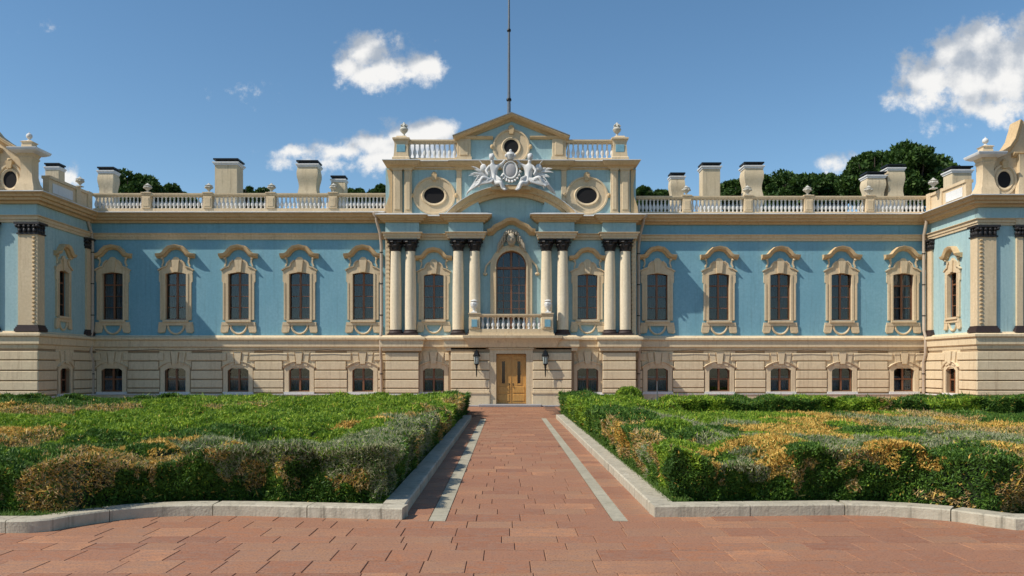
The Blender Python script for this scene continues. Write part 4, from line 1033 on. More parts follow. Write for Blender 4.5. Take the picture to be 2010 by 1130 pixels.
def figure(s):
    # px are given for the left figure, mirrored for the right
    def P(x, y, d=0): X0, Z0 = SXZ(x if s < 0 else 2006 - x, y); return (X0, d, Z0)
    q = .9 if s < 0 else 1.0; jr = random.Random(5 + s)
    pts = [P(971, 353, .0), P(970, 343, -.04), P(968, 331, -.08), P(967, 322, -.08), P(966.5, 318, -.10), P(966, 314, -.12),
           P(960, 328, -.10), P(954, 337, -.22), P(959, 346, -.32),
           P(976, 327, -.04), P(985, 322, -.06), P(992, 314, -.10),
           P(962, 357, -.22), P(948, 350, -.36), P(941, 364, -.34), P(934, 369, -.40),
           P(973, 362, -.20), P(983, 361, -.38), P(987, 373, -.36), P(993, 376, -.44)]
    E = [(0, 1), (1, 2), (2, 3), (3, 4), (4, 5), (2, 6), (6, 7), (7, 8), (2, 9), (9, 10), (10, 11), (0, 12), (12, 13), (13, 14), (14, 15), (0, 16), (16, 17), (17, 18), (18, 19)]
    Rr = [.19, .15, .20, .085, .09, .10, .10, .07, .05, .10, .07, .05, .14, .12, .08, .05, .14, .11, .075, .05]
    skin('statue_figure', pts, E, Rr, SG, SCW)
    hd = MB(); c0 = P(965.5, 309, -.12); hd.ball(c0, (.135, .15, .17), 14, 10)
    for k in range(9): t = R(20 + 18 * k); hd.ball((c0[0] + .09 * math.cos(t), -.10 + jr.uniform(-.04, .08), c0[2] + .05 + .09 * math.sin(t)), jr.uniform(.05, .07), 7, 5)
    hd.ball((c0[0], c0[1] - .155, c0[2] - .02), (.022, .03, .035), 6, 5); hd.build('hair', SCW, SG)
    for k in range(8):                                         # folds of cloth over the legs
        y0 = 350 + k * 1.4
        pts_ = [P(972 - k, y0, -.16 - .03 * k), P(958 - k * 2.2, y0 + jr.uniform(2, 7), -.34), P(946 - k * 2.4, y0 + 5 + jr.uniform(-3, 6), -.28), P(936 - k * 2.2 + jr.uniform(-4, 4), y0 + 12 + k * .9, -.16), P(927 - k * 1.6, y0 + 17 + k, -.08)]
        MB().tube(pts_, [.05, jr.uniform(.06, .09), jr.uniform(.05, .08), .045, .012], 6).build('cloth_fold', SCW, SG)
    for k in range(5): MB().tube([P(974, 347 + k * 3, -.20), P(982 + k, 354 + k * 3 + jr.uniform(-2, 2), -.32), P(989 + k * 1.5, 368 + k * 1.6, -.24)], [.05, .07, .02], 6).build('cloth_fold', SCW, SG)
    for k in range(9):                                         # trophies behind: banners, palm leaves, weapons
        a0 = R(150 + k * 11 + jr.uniform(-5, 5)); Lk = jr.uniform(20, 36) if k < 6 else jr.uniform(26, 40)
        ex_, ey_ = 955 + Lk * math.cos(a0), 342 - Lk * math.sin(a0)
        MB().tube([P(958, 342, .12), P(955 + Lk * .45 * math.cos(a0) + jr.uniform(-2, 2), 342 - Lk * .45 * math.sin(a0) - jr.uniform(1, 4), .10), P((955 + 3 * ex_) / 4, (342 + 3 * ey_) / 4 - 1, .04), P(ex_, ey_ + jr.uniform(0, 3), 0)], [.04, jr.uniform(.05, .09), jr.uniform(.03, .06), .008], 6).build('trophy_leaf', SCW, SG)
    MB().ball(P(949, 329, .02), (.17, .12, .2), 10, 8).build('helmet', SCW, SG)
    MB().tube([P(958, 350, .1), P(940, 344, 0), P(916, 380, -.1)], [.03, .03, .015], 6).build('staff', SCW, SG); MB().tube([P(972, 352, -.1), P(941, 314, .1)], [.025, .015], 6).build('staff', SCW, SG)
    MB().ball(P(986, 324, .05), (.12, .1, .16), 9, 7).build('wing_stub', SCW, SG)
figure(-1); figure(1)
m = MB(); sxz = SXZ(1002, 335)
m.lathe([(.01, 0), (.30, .01), (.36, .05), (.40, .10), (.44, .10), (.46, 0)], 0, 0, 28).xf(T(sxz[0], -.12, sxz[1]) @ Matrix.Diagonal((.82, 1, 1.02, 1)) @ Matrix.Rotation(R(90), 4, 'X')); m.build('shield', WHITE, SG)
m = MB(); m.ball((sxz[0], -.16, sxz[1]), (.28, .06, .36), 18, 10); m.build('shield_face', stucco('grey_shield', (.50, .47, .46), (.42, .40, .40)), SG)
m = MB()
for k in range(9):
    t = R(200 + k * 17.5); m.tube([(sxz[0] + .38 * math.cos(t), -.1, sxz[1] + .47 * math.sin(t)), (sxz[0] + .52 * math.cos(t + .2), -.2, sxz[1] + .6 * math.sin(t + .2)), (sxz[0] + .44 * math.cos(t + .4), -.1, sxz[1] + .58 * math.sin(t + .4))], [.05, .07, .03], 6)
m.build('shield_scroll', SCW, SG)
m = MB(); cz = SXZ(1002, 311)
m.lathe([(.16, cz[1] - .06), (.19, cz[1]), (.24, cz[1] + .16), (.18, cz[1] + .28), (.04, cz[1] + .32)], cz[0], -.1, 12)
for k in range(5): m.ball((cz[0] + .11 * (k - 2), -.2, cz[1] + .1 + .1 * (k % 2)), (.06, .06, .09), 8, 6)
m.ball((cz[0], -.1, cz[1] + .38), .07, 8, 6); m.build('crown', SCW, SG)
MB().box(-1.0, 1.0, -.2, .45, -.02, .12).build('sculpture_base', OCHRE, SG)

# ------------------------------------------------------------------ planting
def leaf_mesh(name, C, N, L, Wd, mats, idx, rnd, core=None, spread=.7):
    """C centres, N preferred directions, L lengths, Wd widths; one bent-free rhombus per leaf"""
    n = len(C)
    D = N + rng.normal(0, spread, (n, 3)); D /= np.linalg.norm(D, axis=1)[:, None] + 1e-9
    S = np.cross(D, rng.normal(0, 1, (n, 3))); S /= np.linalg.norm(S, axis=1)[:, None] + 1e-9
    V = np.empty((n, 4, 3)); L = L[:, None]; Wd = Wd[:, None]
    V[:, 0] = C - D * L * .5; V[:, 1] = C - D * L * .05 + S * Wd * .5; V[:, 2] = C + D * L * .5; V[:, 3] = C - D * L * .05 - S * Wd * .5
    V = V.reshape(-1, 3); loops = np.arange(4 * n); starts = np.arange(n) * 4; tot = np.full(n, 4)
    mi = idx.copy(); rr = rnd.copy()
    if core is not None:
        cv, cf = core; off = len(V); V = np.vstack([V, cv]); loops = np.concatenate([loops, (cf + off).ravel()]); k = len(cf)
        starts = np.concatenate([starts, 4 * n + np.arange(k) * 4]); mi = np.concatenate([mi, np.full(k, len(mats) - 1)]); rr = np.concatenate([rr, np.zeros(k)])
    me = bpy.data.meshes.new(name); me.vertices.add(len(V)); me.vertices.foreach_set('co', V.ravel().astype('f'))
    me.loops.add(len(loops)); me.loops.foreach_set('vertex_index', loops.astype('i')); me.polygons.add(len(starts)); me.polygons.foreach_set('loop_start', starts.astype('i'))
    for m in mats: me.materials.append(m)
    me.polygons.foreach_set('material_index', mi.astype('i')); me.update(calc_edges=True)
    at = me.attributes.new('rnd', 'FLOAT', 'FACE'); at.data.foreach_set('value', rr.astype('f'))
    return me
HM = [F_GREEN, F_DARK, F_YEL, F_TAN, F_GREY, CORE]
G, D_, Y_, T_, S_ = 0, 1, 2, 3, 4
# species seeds: photo x, y of a spot on the planting, its height there, species, reach
def seeds(lst):
    out = []
    for px, py, z, sp, wgt in lst: Yd = gy(py, z); out.append((PX(px, Yd), Yd, z, sp, wgt))
    return out
def face_seeds(lst, Yd): return [(PX(px, Yd), Yd, PZ(py, Yd), sp, wgt * (.86 if sp == D_ else 1.1)) for px, py, sp, wgt in lst]
SEEDS = {}
SEEDS[-1] = seeds([(120, 872, .8, Y_, 1), (60, 885, .8, D_, 1), (300, 872, .8, Y_, .8), (240, 868, .7, Y_, .7), (430, 868, .8, S_, 1), (350, 880, .8, T_, .8), (560, 860, .8, S_, 1.2), (520, 858, .8, Y_, .8), (410, 878, .8, Y_, .6), (700, 858, .8, S_, 1.2),
    (620, 845, .8, S_, 1), (640, 865, .8, S_, 1), (780, 850, .8, S_, 1.1), (640, 835, .7, G, .8), (675, 833, .7, Y_, .7), (725, 845, .7, G, .8), (760, 838, .7, Y_, .5), (820, 835, .8, S_, 1), (860, 812, .8, G, .9), (800, 815, .7, G, 1),
    (50, 845, .6, Y_, .8), (20, 855, .6, T_, .7), (100, 835, .6, G, 1), (250, 840, .6, G, 1.3), (400, 830, .6, G, 1.4), (300, 815, .6, G, 1.3), (500, 820, .6, G, 1.4), (560, 800, .6, G, 1.4), (600, 825, .6, G, 1),
    (150, 860, .6, D_, 1), (215, 880, .7, D_, .6), (30, 880, .8, G, .8), (420, 850, .6, D_, .9), (700, 810, .6, G, 1.3), (700, 790, .7, G, 1.3), (500, 783, .7, G, 1.3), (520, 793, .7, T_, .6), (420, 797, .7, T_, .6), (250, 785, .7, D_, 1), (120, 790, .7, D_, .9), (30, 795, .7, Y_, .8), (80, 800, .7, T_, .6), (180, 800, .7, T_, .5),
    (330, 783, .7, G, .8), (600, 780, .7, G, 1.4), (850, 785, .8, G, 1.2), (900, 790, .8, T_, .6), (30, 825, .6, G, 1)])
SEEDS[-1] += face_seeds([(40, 920, D_, 1), (40, 960, D_, 1), (20, 890, G, .7), (100, 905, T_, .9), (130, 930, Y_, .8), (160, 960, T_, .9), (170, 900, T_, .9), (215, 925, D_, .8), (140, 905, Y_, .8), (180, 935, Y_, .6), (75, 930, D_, .7), (150, 975, D_, .9), (90, 945, Y_, .6), (210, 985, D_, 1), (120, 985, D_, 1), (250, 900, T_, 1), (260, 950, D_, 1), (190, 890, Y_, .6),
    (310, 930, T_, .9), (300, 895, Y_, .6), (340, 960, D_, 1.2), (350, 890, D_, .8), (390, 960, D_, 1.2), (420, 900, T_, .6), (440, 920, S_, .9), (410, 945, T_, .6), (480, 890, S_, 1), (480, 940, T_, .8), (500, 965, D_, 1.2), (560, 890, S_, 1.1), (600, 940, D_, 1.1), (570, 925, T_, .6),
    (640, 900, S_, 1), (620, 960, D_, 1.2), (680, 930, T_, .9), (710, 900, S_, 1), (700, 960, T_, .7), (740, 940, S_, .9), (720, 985, D_, 1), (560, 985, D_, 1.2), (420, 985, D_, 1.2), (650, 985, D_, 1.1)], 11.4)
SEEDS[1] = seeds([(1330, 872, .8, G, 1), (1380, 874, .8, Y_, .7), (1270, 862, .8, T_, .7), (1310, 845, .8, D_, .8), (1450, 866, .7, S_, .9), (1530, 868, .8, Y_, .7), (1590, 868, .8, G, .8), (1640, 870, .8, S_, .8), (1690, 862, .8, T_, .7), (1760, 864, .8, Y_, .8), (1720, 875, .8, D_, .8), (1830, 872, .8, G, .9), (1900, 862, .8, S_, 1), (1950, 868, .8, Y_, .8), (2005, 870, .8, Y_, 1), (1860, 880, .8, D_, 1),
    (1250, 855, .8, S_, .8), (1280, 833, .8, G, .8), (1400, 858, .5, S_, 1.1), (1380, 848, .5, S_, .7), (1460, 862, .6, S_, .9), (1410, 866, .6, G, .8), (1500, 860, .5, S_, .9), (1480, 846, .4, G, .7), (1650, 858, .5, S_, .9), (1760, 852, .45, S_, 1), (1760, 826, .3, S_, .9), (1700, 829, .3, T_, .7), (1500, 824, .35, G, .7), (1440, 848, .5, S_, .9), (1420, 838, .4, D_, .7), (1480, 850, .4, S_, .8), (1300, 825, .5, S_, 1), (1350, 822, .5, S_, 1), (1240, 835, .8, D_, .9), (1220, 820, .8, D_, .9), (1200, 840, .8, Y_, .5),
    (1450, 828, .35, S_, .8), (1490, 836, .35, Y_, .9), (1530, 838, .35, Y_, .8), (1580, 836, .35, Y_, .8), (1620, 842, .35, Y_, .8), (1570, 850, .35, Y_, .8), (1600, 855, .35, Y_, .8), (1560, 822, .35, Y_, .8), (1640, 828, .3, Y_, .9), (1660, 832, .3, G, .7), (1700, 843, .4, G, 1), (1740, 835, .4, D_, 1), (1700, 856, .5, G, .9),
    (1800, 835, .4, T_, .9), (1840, 838, .4, T_, .9), (1820, 850, .5, Y_, .7), (1900, 838, .5, S_, 1.1), (1960, 845, .5, S_, 1.1), (1990, 832, .5, T_, .9), (1930, 828, .4, Y_, .8), (1850, 855, .6, S_, 1), (2000, 855, .6, Y_, .8),
    (1150, 790, .8, G, 1), (1250, 800, .7, G, 1.4), (1200, 805, .8, D_, .8), (1350, 800, .6, G, 1.4), (1450, 803, .6, G, 1.3), (1520, 800, .6, G, 1), (1350, 785, .7, G, 1.3), (1500, 782, .7, D_, 1), (1600, 790, .6, D_, .9), (1575, 795, .6, Y_, .6), (1700, 783, .6, D_, .8), (1690, 796, .6, Y_, .6), (1720, 790, .6, G, .9), (1790, 793, .6, T_, 1), (1750, 785, .6, Y_, .6), (1800, 783, .7, D_, 1), (1900, 790, .7, D_, 1.2), (1980, 795, .7, D_, 1), (1870, 785, .7, G, .8), (1620, 776, .8, G, 1)])
SEEDS[1] += face_seeds([(1340, 900, G, .9), (1350, 940, D_, 1.1), (1300, 900, T_, .7), (1390, 900, Y_, .7), (1400, 930, T_, .6), (1390, 970, D_, 1.1), (1440, 930, D_, 1.1), (1430, 895, S_, .7), (1480, 960, G, .7), (1450, 975, D_, 1), (1500, 900, S_, .8), (1530, 890, Y_, .9), (1550, 920, T_, .8), (1520, 930, Y_, .6), (1560, 960, D_, 1.2), (1500, 950, D_, 1), (1610, 900, D_, 1.2), (1620, 950, D_, 1.1), (1660, 890, S_, .7), (1680, 910, T_, .8), (1650, 960, T_, .6), (1640, 990, D_, 1), (1740, 900, Y_, .8), (1730, 880, Y_, .6),
    (1760, 930, D_, 1.2), (1700, 950, D_, 1), (1820, 900, D_, .9), (1840, 930, T_, .8), (1810, 950, T_, .8), (1790, 980, D_, 1), (1880, 890, S_, .8), (1890, 940, D_, 1.1), (1860, 970, T_, .6), (1950, 900, Y_, .8), (1970, 930, T_, 1), (2000, 900, Y_, .8), (1920, 970, D_, 1), (1990, 970, T_, .8), (1950, 985, D_, 1), (1540, 985, D_, 1.2)], 11.5)
# side faces along the path
SEEDS[-1] += [(-1.6, y, z, sp, 1) for y, z, sp in ((12.2, .6, S_), (12.5, .3, D_), (14, .6, S_), (15, .4, T_), (16, .6, S_), (18, .6, S_), (20, .6, T_), (19, .3, D_), (23, .6, T_), (25, .6, G), (22, .3, D_), (28, .6, T_), (28, .3, D_), (32, .6, D_), (15, .2, D_))]
SEEDS[1] += [(2.25, y, z, sp, 1) for y, z, sp in ((12, .5, G), (12.6, .6, T_), (13.4, .5, S_), (14.3, .5, T_), (13, .2, D_), (15.4, .5, D_), (16.6, .6, Y_), (17, .3, T_), (18.2, .6, T_), (18, .2, D_), (20, .6, D_), (22, .4, D_), (24, .6, G), (26, .6, G), (30, .6, G), (28, .3, D_), (33, .5, D_))]
SA = {k: np.array(v) for k, v in SEEDS.items()}
def vnoise(P, f, seed):
    """cheap smooth value noise from summed sines"""
    r = np.random.default_rng(seed); out = 0
    for i in range(5):
        k = r.normal(0, 1, 3); k = k / np.linalg.norm(k) * f * (1 + .45 * i); out = out + np.sin(P @ k + r.uniform(0, 6.28)) / (1 + .35 * i)
    return out / 2.6
def species(side, P):
    A = SA[side]; Q = P.copy()
    sc = 1 + np.clip((P[:, 1] - 12) / 14, 0, 1.6)                # far planting is seen from a low angle: stretch depth
    for a in range(3): Q[:, a] += (vnoise(P, 4.2, 11 + a) * .26 + vnoise(P, 13, 21 + a) * .16) * (sc if a == 1 else 1)
    best = np.full(len(P), 1e9); sp = np.zeros(len(P), int)
    for x, y, z, s_, wg in A:
        sy_ = 1 + max(0, (y - 12)) / 10
        d = (((Q[:, 0] - x) / 1.0) ** 2 + ((Q[:, 1] - y) / sy_) ** 2 + ((Q[:, 2] - z) * 1.3) ** 2) / (wg * wg)
        k = d < best; best[k] = d[k]; sp[k] = int(s_)
    return sp
mr_ = np.random.default_rng(3)
MC = np.column_stack([mr_.uniform(-26, 26, 1500), mr_.uniform(10, 37, 1500)]); MR = mr_.uniform(.05, .16, 1500)
def smooth(a, b, x): t = np.clip((x - a) / (b - a), 0, 1); return t * t * (3 - 2 * t)
def kerb_line(side, x):
    P = np.array(sorted(LK if side < 0 else RK)); return np.interp(x, P[:, 0], P[:, 1])
EX = {-1: -1.60, 1: 2.24}
def height(side, x, y):
    fx = (EX[side] - x) * (1 if side < 0 else -1)              # metres in from the path edge
    fy = y - (kerb_line(side, x) + .55)
    h = np.full(x.shape, .54 if side < 0 else .50)
    ring = np.maximum(1 - smooth(1.1, 1.7, fx), 1 - smooth(1.2, 1.9, fy)); 
    h = h + (.73 - h) * ring
    if side < 0:
        h -= .30 * np.exp(-((fy - 2.0) / .35) ** 2) * smooth(1.5, 2.2, fx)      # dark gap behind the front hedge
        lane = smooth(33.6, 33.9, y) * (1 - smooth(36.2, 36.4, y)) * (1 - smooth(-13.7, -13.3, x))
        h = h * (1 - lane); h += .10 * smooth(36.2, 36.8, y)
        h += .08 * smooth(27, 29, y) * (1 - smooth(33.4, 33.6, y)) * smooth(-13.4, -12.5, x)
    else:
        low = smooth(15.5, 17.5, y) * (1 - smooth(31.2, 31.6, y)) * smooth(3.8, 5.6, x)
        h = h * (1 - low) + .26 * low
        lane = smooth(30.7, 31.0, y) * (1 - smooth(33.2, 33.4, y)) * smooth(6.4, 7.0, x)
        h = h * (1 - lane)
        h += .06 * smooth(33.2, 33.8, y)
    d2 = np.full(x.shape, 1e9); r = np.zeros(x.shape)
    xf, yf = x.ravel(), y.ravel(); bd = np.full(len(xf), 1e9); br = np.zeros(len(xf))
    for i in range(0, len(xf), 20000):
        q = (xf[i:i + 20000, None] - MC[None, :, 0]) ** 2 + (yf[i:i + 20000, None] - MC[None, :, 1]) ** 2
        k = q.argmin(1); bd[i:i + 20000] = q[np.arange(len(k)), k]; br[i:i + 20000] = MR[k]
    bump = (br - .10 + .15 * (.9 - np.clip(bd / .36, 0, 1.7))).reshape(x.shape)
    return np.maximum(h + bump * np.clip(h * 2, 0, 1), .03)
def bulge(P, seed=5):
    Q = P * (1, 1, .45); a = vnoise(Q, 3.4, seed); return -.16 * (1 - np.abs(a) * 1.6) + .07 + vnoise(P, 9, seed + 1) * .06
def hedge(name, side, x0, x1, y0, y1, dens, label, cat, faces=(), follow_front=False, grp=None):
    """planting on a plan rectangle; faces: 'front', 'path' or 'back' vertical sides to leaf"""
    x0, x1 = sorted((x0, x1)); Cs = []; Ns = []
    ym = (y0 + y1) / 2
    # top surface, thinner with distance
    area = (x1 - x0) * (y1 - y0); n = int(area * dens)
    if n:
        x = rng.uniform(x0, x1, n)
        if follow_front: yf = kerb_line(side, x) + .52; y = yf + rng.uniform(0, 1, n) * (y1 - yf)
        else:
            u = rng.uniform(0, 1, n); y = 1 / (1 / y0 + u * (1 / y1 - 1 / y0)) if y1 / y0 > 1.15 else y0 + u * (y1 - y0)
        keep = np.abs((x - 0) / y * FPX) < 1120 + 420 * (rng.uniform(0, 1, n) < .6); x, y = x[keep], y[keep]
        h = height(side, x, y); z = h - np.abs(rng.normal(0, .045, len(x))) + .02
        eps = .08; gx = (height(side, x + eps, y) - h) / eps; gyv = (height(side, x, y + eps) - h) / eps
        P = np.column_stack([x, y, z]); N = np.column_stack([-gx, -gyv, np.ones(len(x))]); N = np.clip(N, -3, 3); N /= np.linalg.norm(N, axis=1)[:, None]
        steep = (np.abs(gyv) > 1.2) | (np.abs(gx) > 1.2); P[steep, 2] = rng.uniform(0, 1, steep.sum()) * h[steep]
        Cs.append(P); Ns.append(N)
    for f in faces:
        if f == 'front':
            m = int((x1 - x0) * .8 * dens * 2.2); x = rng.uniform(x0, x1, m); u = rng.uniform(0, 1, m)
            base = (kerb_line(side, x) + .52) if follow_front else np.full(m, y0); hh_ = height(side, x, base + .3)
            P = np.column_stack([x, base, u * hh_]); P[:, 1] += bulge(P) + .05 + .10 * (1 - u) + np.abs(rng.normal(0, .04, m)); P[:, 1] += .10 * np.clip(u - .8, 0, 1) * 5 * .6
            Cs.append(P); Ns.append(np.tile((0, -.9, .45), (m, 1)))
        if f == 'path':
            y0_ = y0
            if follow_front: y0 = float(kerb_line(side, np.array([EX[side] - .3 if side < 0 else EX[side] + .3]))[0]) + .55
            m = int((y1 - y0) * .8 * dens * 1.5)
            y = y0 + rng.uniform(0, 1, m) * (y1 - y0) if y1 / y0 < 1.15 else 1 / (1 / y0 + rng.uniform(0, 1, m) * (1 / y1 - 1 / y0)); u = rng.uniform(0, 1, m); s_ = -1 if side < 0 else 1
            hh_ = height(side, np.full(m, EX[side] + s_ * .3), y); P = np.column_stack([np.full(m, EX[side]), y, u * hh_]); P[:, 0] += s_ * (-.02 + bulge(P, 9) + .16 * (1 - u) + np.abs(rng.normal(0, .04, m)))
            Cs.append(P); Ns.append(np.tile((-s_ * .9, -.1, .45), (m, 1))); y0 = y0_
        if isinstance(f, tuple):                                  # straight face at constant y
            _, fx0, fx1, fy, hmul = f; m = int(abs(fx1 - fx0) * .8 * dens * hmul); x = rng.uniform(min(fx0, fx1), max(fx0, fx1), m); u = rng.uniform(0, 1, m)
            hh_ = height(side, x, np.full(m, fy + .5)); P = np.column_stack([x, np.full(m, fy), u * hh_]); P[:, 1] += bulge(P) + .05
            Cs.append(P); Ns.append(np.tile((0, -.9, .45), (m, 1)))
    P = np.vstack(Cs); N = np.vstack(Ns); n = len(P)
    sp = species(side, P); mixr = rng.uniform(0, 1, n)
    sp = np.where((mixr < .10) & (sp != D_), D_, sp); sp = np.where((mixr > .93) & (sp == D_), G, sp); sp = np.where((mixr > .985) & (sp == G), Y_, sp); sp = np.where((mixr > .80) & (mixr < .93) & (sp == S_), T_, sp); sp = np.where((mixr > .7) & (mixr < .85) & (sp == Y_), T_, sp); sp = np.where((mixr > .50) & (mixr < .76) & (sp == T_), Y_, sp); sp = np.where((mixr > .76) & (mixr < .96) & (sp == T_), D_, sp); sp = np.where((mixr > .60) & (mixr < .72) & (sp == S_), G, sp)
    sc = np.clip(P[:, 1] / 11.5, 1, 3.4) ** .95
    L = rng.uniform(.035, .08, n) * sc; Wd = rng.uniform(.013, .024, n) * sc
    tw = rng.uniform(0, 1, n) < .035; L = np.where(tw, L * 2.3, L); L = np.where((sp == S_) | (sp == T_), L * 1.35, L); Wd = np.where((sp == S_) | (sp == T_), Wd * .6, Wd)
    # core surface
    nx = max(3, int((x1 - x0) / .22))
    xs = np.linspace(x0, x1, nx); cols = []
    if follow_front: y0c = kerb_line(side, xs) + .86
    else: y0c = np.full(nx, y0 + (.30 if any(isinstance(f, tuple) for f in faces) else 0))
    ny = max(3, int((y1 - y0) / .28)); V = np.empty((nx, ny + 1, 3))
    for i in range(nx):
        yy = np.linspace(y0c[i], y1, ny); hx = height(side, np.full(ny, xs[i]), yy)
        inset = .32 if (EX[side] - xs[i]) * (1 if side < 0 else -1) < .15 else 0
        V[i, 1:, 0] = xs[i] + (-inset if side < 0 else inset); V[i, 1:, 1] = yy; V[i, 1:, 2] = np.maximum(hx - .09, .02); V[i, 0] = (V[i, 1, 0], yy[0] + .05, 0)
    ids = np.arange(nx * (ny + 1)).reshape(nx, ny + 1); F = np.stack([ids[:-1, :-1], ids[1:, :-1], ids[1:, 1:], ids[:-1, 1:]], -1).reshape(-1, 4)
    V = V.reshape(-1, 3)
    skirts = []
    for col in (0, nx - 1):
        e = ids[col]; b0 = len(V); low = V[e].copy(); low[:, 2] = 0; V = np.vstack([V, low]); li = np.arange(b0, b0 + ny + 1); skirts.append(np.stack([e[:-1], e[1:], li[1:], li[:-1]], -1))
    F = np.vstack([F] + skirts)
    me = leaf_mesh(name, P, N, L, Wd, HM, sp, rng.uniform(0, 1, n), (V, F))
    return link(name, me, None, label=label, cat=cat, group=grp)
soil = MB()
for sd, K_ in ((-1, LK), (1, RK)):
    ex = EX[sd] - sd * .02
    pts = [(x, y + .28) for x, y in K_]; pts[0] = (ex, pts[0][1]); V = [(x, y, .06) for x, y in pts] + [(x, 36.9, .06) for x, y in pts]
    n = len(pts); soil.add(V, [(i, i + 1, n + i + 1, n + i) for i in range(n - 1)])
soil.build('soil', SOIL, kind='structure')
g1 = 'clipped shrub hedges of the two flower beds'
DN = 4300
hedge('hedge', -1, -5.1, -1.6, 10.6, 12.9, DN, 'grey green dry-tipped hedge at the front right of the left bed', 'hedge', ('front', 'path'), True, g1)
hedge('hedge', -1, -11.6, -5.1, 10.3, 12.9, DN * .75, 'yellow and brown tipped hedge at the front left of the left bed', 'hedge', ('front',), True, g1)
hedge('hedge', 1, 2.24, 5.0, 10.8, 12.9, DN, 'green clipped hedge with yellow tips at the front corner of the right bed', 'hedge', ('front', 'path'), True, g1)
hedge('hedge', 1, 5.0, 11.6, 10.4, 12.9, DN * .75, 'dark green and tan hedge at the front right of the right bed', 'hedge', ('front',), True, g1)
def dY(Y): return DN * (11.5 / Y) ** 1.75
hedge('hedge', -1, -3.2, -1.6, 12.9, 20, dY(15.5), 'grey hedge along the left side of the path, near part', 'hedge', ('path',), False, g1)
hedge('hedge', -1, -3.2, -1.6, 20, 34.5, dY(25), 'hedge with brown side along the left side of the path, far part', 'hedge', ('path',), False, g1)
hedge('hedge', 1, 2.24, 3.9, 12.9, 20, dY(15.5), 'mixed green and yellow hedge along the right side of the path, near part', 'hedge', ('path',), False, g1)
hedge('hedge', 1, 2.24, 3.9, 20, 34.5, dY(25), 'dark green hedge along the right side of the path, far part', 'hedge', ('path',), False, g1)
hedge('shrub_bed', -1, -14, -3.2, 12.9, 21, dY(16.5), 'low bright green shrubs filling the near middle of the left bed', 'shrubs')
hedge('shrub_bed', -1, -22, -3.2, 21, 33.7, dY(26), 'low green shrubs filling the far middle of the left bed', 'shrubs')
hedge('hedge', -1, -23.5, -13.6, 36.3, 37.0, dY(34) * 1.2, 'dark clipped hedge behind the cross path at the far left', 'hedge', (('f', -23.5, -13.6, 36.3, 2),), False, g1)
hedge('hedge', -1, -13.6, -1.6, 33.8, 37.0, dY(33), 'green hedge in front of the left wing next to the entrance', 'hedge', (('f', -13.6, -13.2, 34, 1),), False, g1)
hedge('shrub_bed', 1, 3.9, 14, 12.9, 20, dY(16.5), 'low grey and yellow shrubs filling the near middle of the right bed', 'shrubs')
hedge('shrub_bed', 1, 3.9, 19, 20, 31, dY(25), 'golden yellow ground shrubs in the middle of the right bed', 'shrubs')
hedge('shrub_bed', 1, 3.9, 6.7, 31, 33.4, dY(31), 'bright green shrubs beside the cross path of the right bed', 'shrubs')
hedge('hedge', 1, 6.7, 23.5, 33.3, 34.4, dY(32) * 1.1, 'dark clipped hedge with tan patches behind the pale kerb of the right bed', 'hedge', (('f', 6.7, 22, 33.3, 2.5),), False, g1)
hedge('hedge', 1, 2.3, 23.5, 34.4, 37.0, dY(34), 'thin green hedge at the foot of the right wing', 'hedge', (), False, g1)
# kerb inside the right bed
m = MB(); m.bbox(6.6, 16.6, 31.0, 31.25, .0, .14, .015); m.build('inner_kerb', WHITE, kind='structure', label='pale kerb across the middle of the right bed')
# round bush
def bush(px, py0, py1, Y, w_, label):
    x, z0, z1 = PX(px, Y), PZ(py1, Y) - .3, PZ(py0, Y); n = 5000; U = rng.normal(0, 1, (n, 3)); U /= np.linalg.norm(U, axis=1)[:, None]; U[:, 2] = np.abs(U[:, 2])
    rr = 1 + .08 * vnoise(U, 7, 3) - np.abs(rng.normal(0, .06, n)); Rx, Rz = w_ / 2, (z1 - 0)
    P = np.column_stack([x + U[:, 0] * Rx * rr, Y + U[:, 1] * Rx * rr, U[:, 2] * Rz * rr]); sp = np.where(rng.uniform(0, 1, n) < .2, D_, G)
    me = leaf_mesh('round_bush', P, U + (0, 0, .4), rng.uniform(.10, .18, n), rng.uniform(.03, .05, n), HM, sp, rng.uniform(0, 1, n)); o = link('round_bush', me, None, label=label, cat='bush')
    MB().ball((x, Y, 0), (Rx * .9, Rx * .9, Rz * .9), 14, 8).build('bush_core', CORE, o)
bush(1234, 757, 778, 38.3, 1.5, 'rounded green bush standing above the hedge right of the entrance')
MB().tube([(PX(1290, 36), 36, 0), (PX(1290, 36), 36, PZ(748, 36))], .022, 6).build('garden_post', POLE, label='thin pale post standing in the hedge before a basement window', cat='post')
# grass along the inside of the right kerb
def grass(name, n, xr, yr, hgt, label):
    y = 1 / (1 / yr[0] + rng.uniform(0, 1, n) * (1 / yr[1] - 1 / yr[0])); x = rng.uniform(xr[0], xr[1], n); k = np.abs(rng.normal(0, 1, n)); sc = np.clip(y / 12, 1, 2.5)
    L = rng.uniform(.5, 1.2, n) * hgt; P = np.column_stack([x, y, .07 + L * .4])
    me = leaf_mesh(name, P, np.tile((0, 0, 1.0), (n, 1)), L, .012 * sc, [F_GRASS], np.zeros(n, int), rng.uniform(0, 1, n), spread=.35); link(name, me, None, kind='stuff', label=label)
grass('grass', 9000, (RX + KW - .04, RX + KW + .22), (11.1, 33), .13, 'thin green grass growing between the right kerb and hedge')
grass('grass', 3000, (LX - KW - .16, LX - KW + .02), (11.1, 30), .09, 'thin green grass growing between the left kerb and hedge')
n = 2500; x = rng.uniform(-8, -5, n); P = np.column_stack([x, kerb_line(-1, x) + .33 + rng.uniform(0, .25, n), rng.uniform(.07, .14, n)])
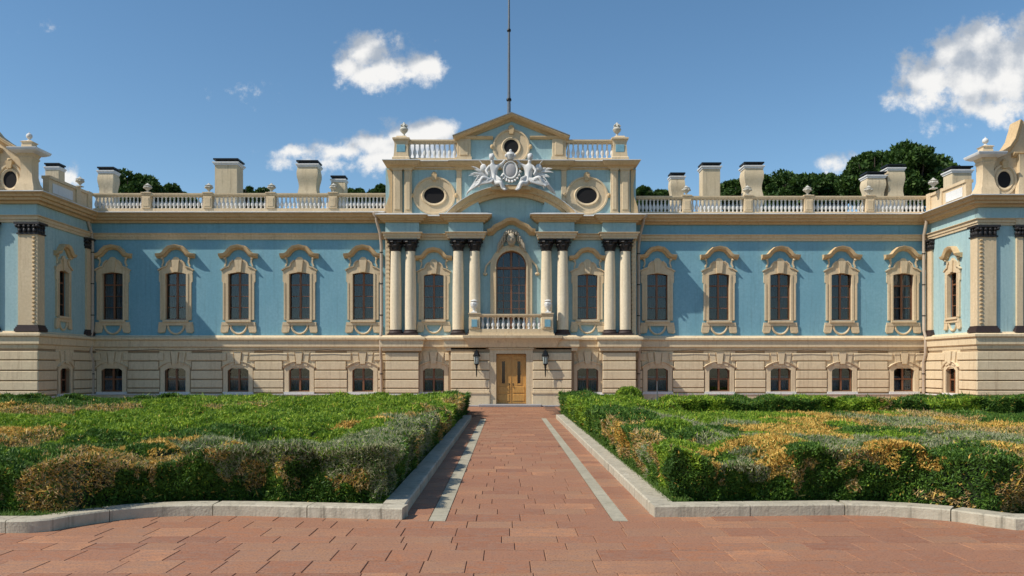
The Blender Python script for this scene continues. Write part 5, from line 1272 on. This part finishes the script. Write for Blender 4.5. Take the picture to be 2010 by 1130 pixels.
link('grass', leaf_mesh('grass', P, np.tile((0, 0, 1.0), (n, 1)), rng.uniform(.08, .16, n), np.full(n, .012), [F_GRASS], np.zeros(n, int), rng.uniform(0, 1, n), spread=.5), None, kind='stuff', label='tufts of grass under the front hedge of the left bed')

# ------------------------------------------------------------------ trees behind the palace
def tree(px, py_top, Y, wpx, label, n_cl=60, seed=0, nl=26000):
    r = np.random.default_rng(seed); x, zt = PX(px, Y), PZ(py_top, Y); W_ = wpx * Y / FPX / 2; Hc = min(zt * .62, W_ * 1.7)
    cz = zt - Hc / 2
    o = empty('tree', (x, Y, 0), label=label, cat='tree', group='trees behind the palace')
    tk = MB(); tk.tube([(0, 0, -.1), (.1, .1, cz * .4), (-.1, 0, cz * .8), (0, 0, cz + Hc * .2)], [.45, .36, .28, .1], 10)
    for k in range(7):
        a = r.uniform(0, 6.28); tk.tube([(0, 0, cz * (.5 + .06 * k)), (W_ * .3 * math.cos(a), W_ * .3 * math.sin(a), cz * (.7 + .05 * k)), (W_ * .7 * math.cos(a), W_ * .7 * math.sin(a), cz + Hc * r.uniform(-.1, .3))], [.16, .11, .04], 7)
    tk.build('trunk', BARK, o)
    U = r.normal(0, 1, (n_cl, 3)); U /= np.linalg.norm(U, axis=1)[:, None]; rad = r.uniform(.45, .95, n_cl)[:, None] ** .7
    CC = U * rad * (W_ * .86, W_ * .8, Hc / 2 * .86) + (0, 0, cz); CR = r.uniform(.10, .27, n_cl) * min(W_, Hc * .6) * 1.05
    k = r.integers(0, n_cl, nl); V = r.normal(0, 1, (nl, 3)); V /= np.linalg.norm(V, axis=1)[:, None]
    P = CC[k] + V * (CR[k] * r.uniform(.72, 1.12, nl))[:, None] * (1, 1, .8)
    me = leaf_mesh('crown', P, V + (0, 0, .3), r.uniform(.25, .5, nl), r.uniform(.14, .28, nl), [F_TREE], np.zeros(nl, int), r.uniform(0, 1, nl), spread=.8)
    link('crown', me, o)
for i, a in enumerate([(262, 338, 74, 120, 'dark tree rising behind the left chimney of the left wing'), (345, 364, 80, 110, 'low dark tree crown above the left wing balustrade'), (498, 364, 78, 60, 'small dark tree crown beside the widest chimney'),
        (690, 369, 82, 70, 'low tree crown just left of the central block'), (745, 362, 78, 50, 'tree crown touching the left edge of the central attic'), (1262, 366, 80, 60, 'tree crown touching the right edge of the central attic'), (1300, 372, 90, 50, 'low distant tree crown by the smallest right chimney'),
        (1445, 350, 78, 80, 'dark tree crown behind the tall right wing chimneys'), (1530, 333, 76, 130, 'broad dark tree behind the middle of the right wing'), (1610, 340, 80, 100, 'dark tree between the broad tree and the tallest tree'),
        (1715, 293, 72, 130, 'high dark tree behind the twin wavy chimneys'), (1795, 279, 70, 150, 'tallest dark tree behind the right end of the wing'), (1850, 320, 76, 80, 'dark tree crown left of the right pavilion roof')]):
    tree(a[0], a[1] - 2, a[2], a[3] * 1.15, a[4], 95 if a[3] > 90 else 50, 30 + i, 34000 if a[3] > 90 else 15000)
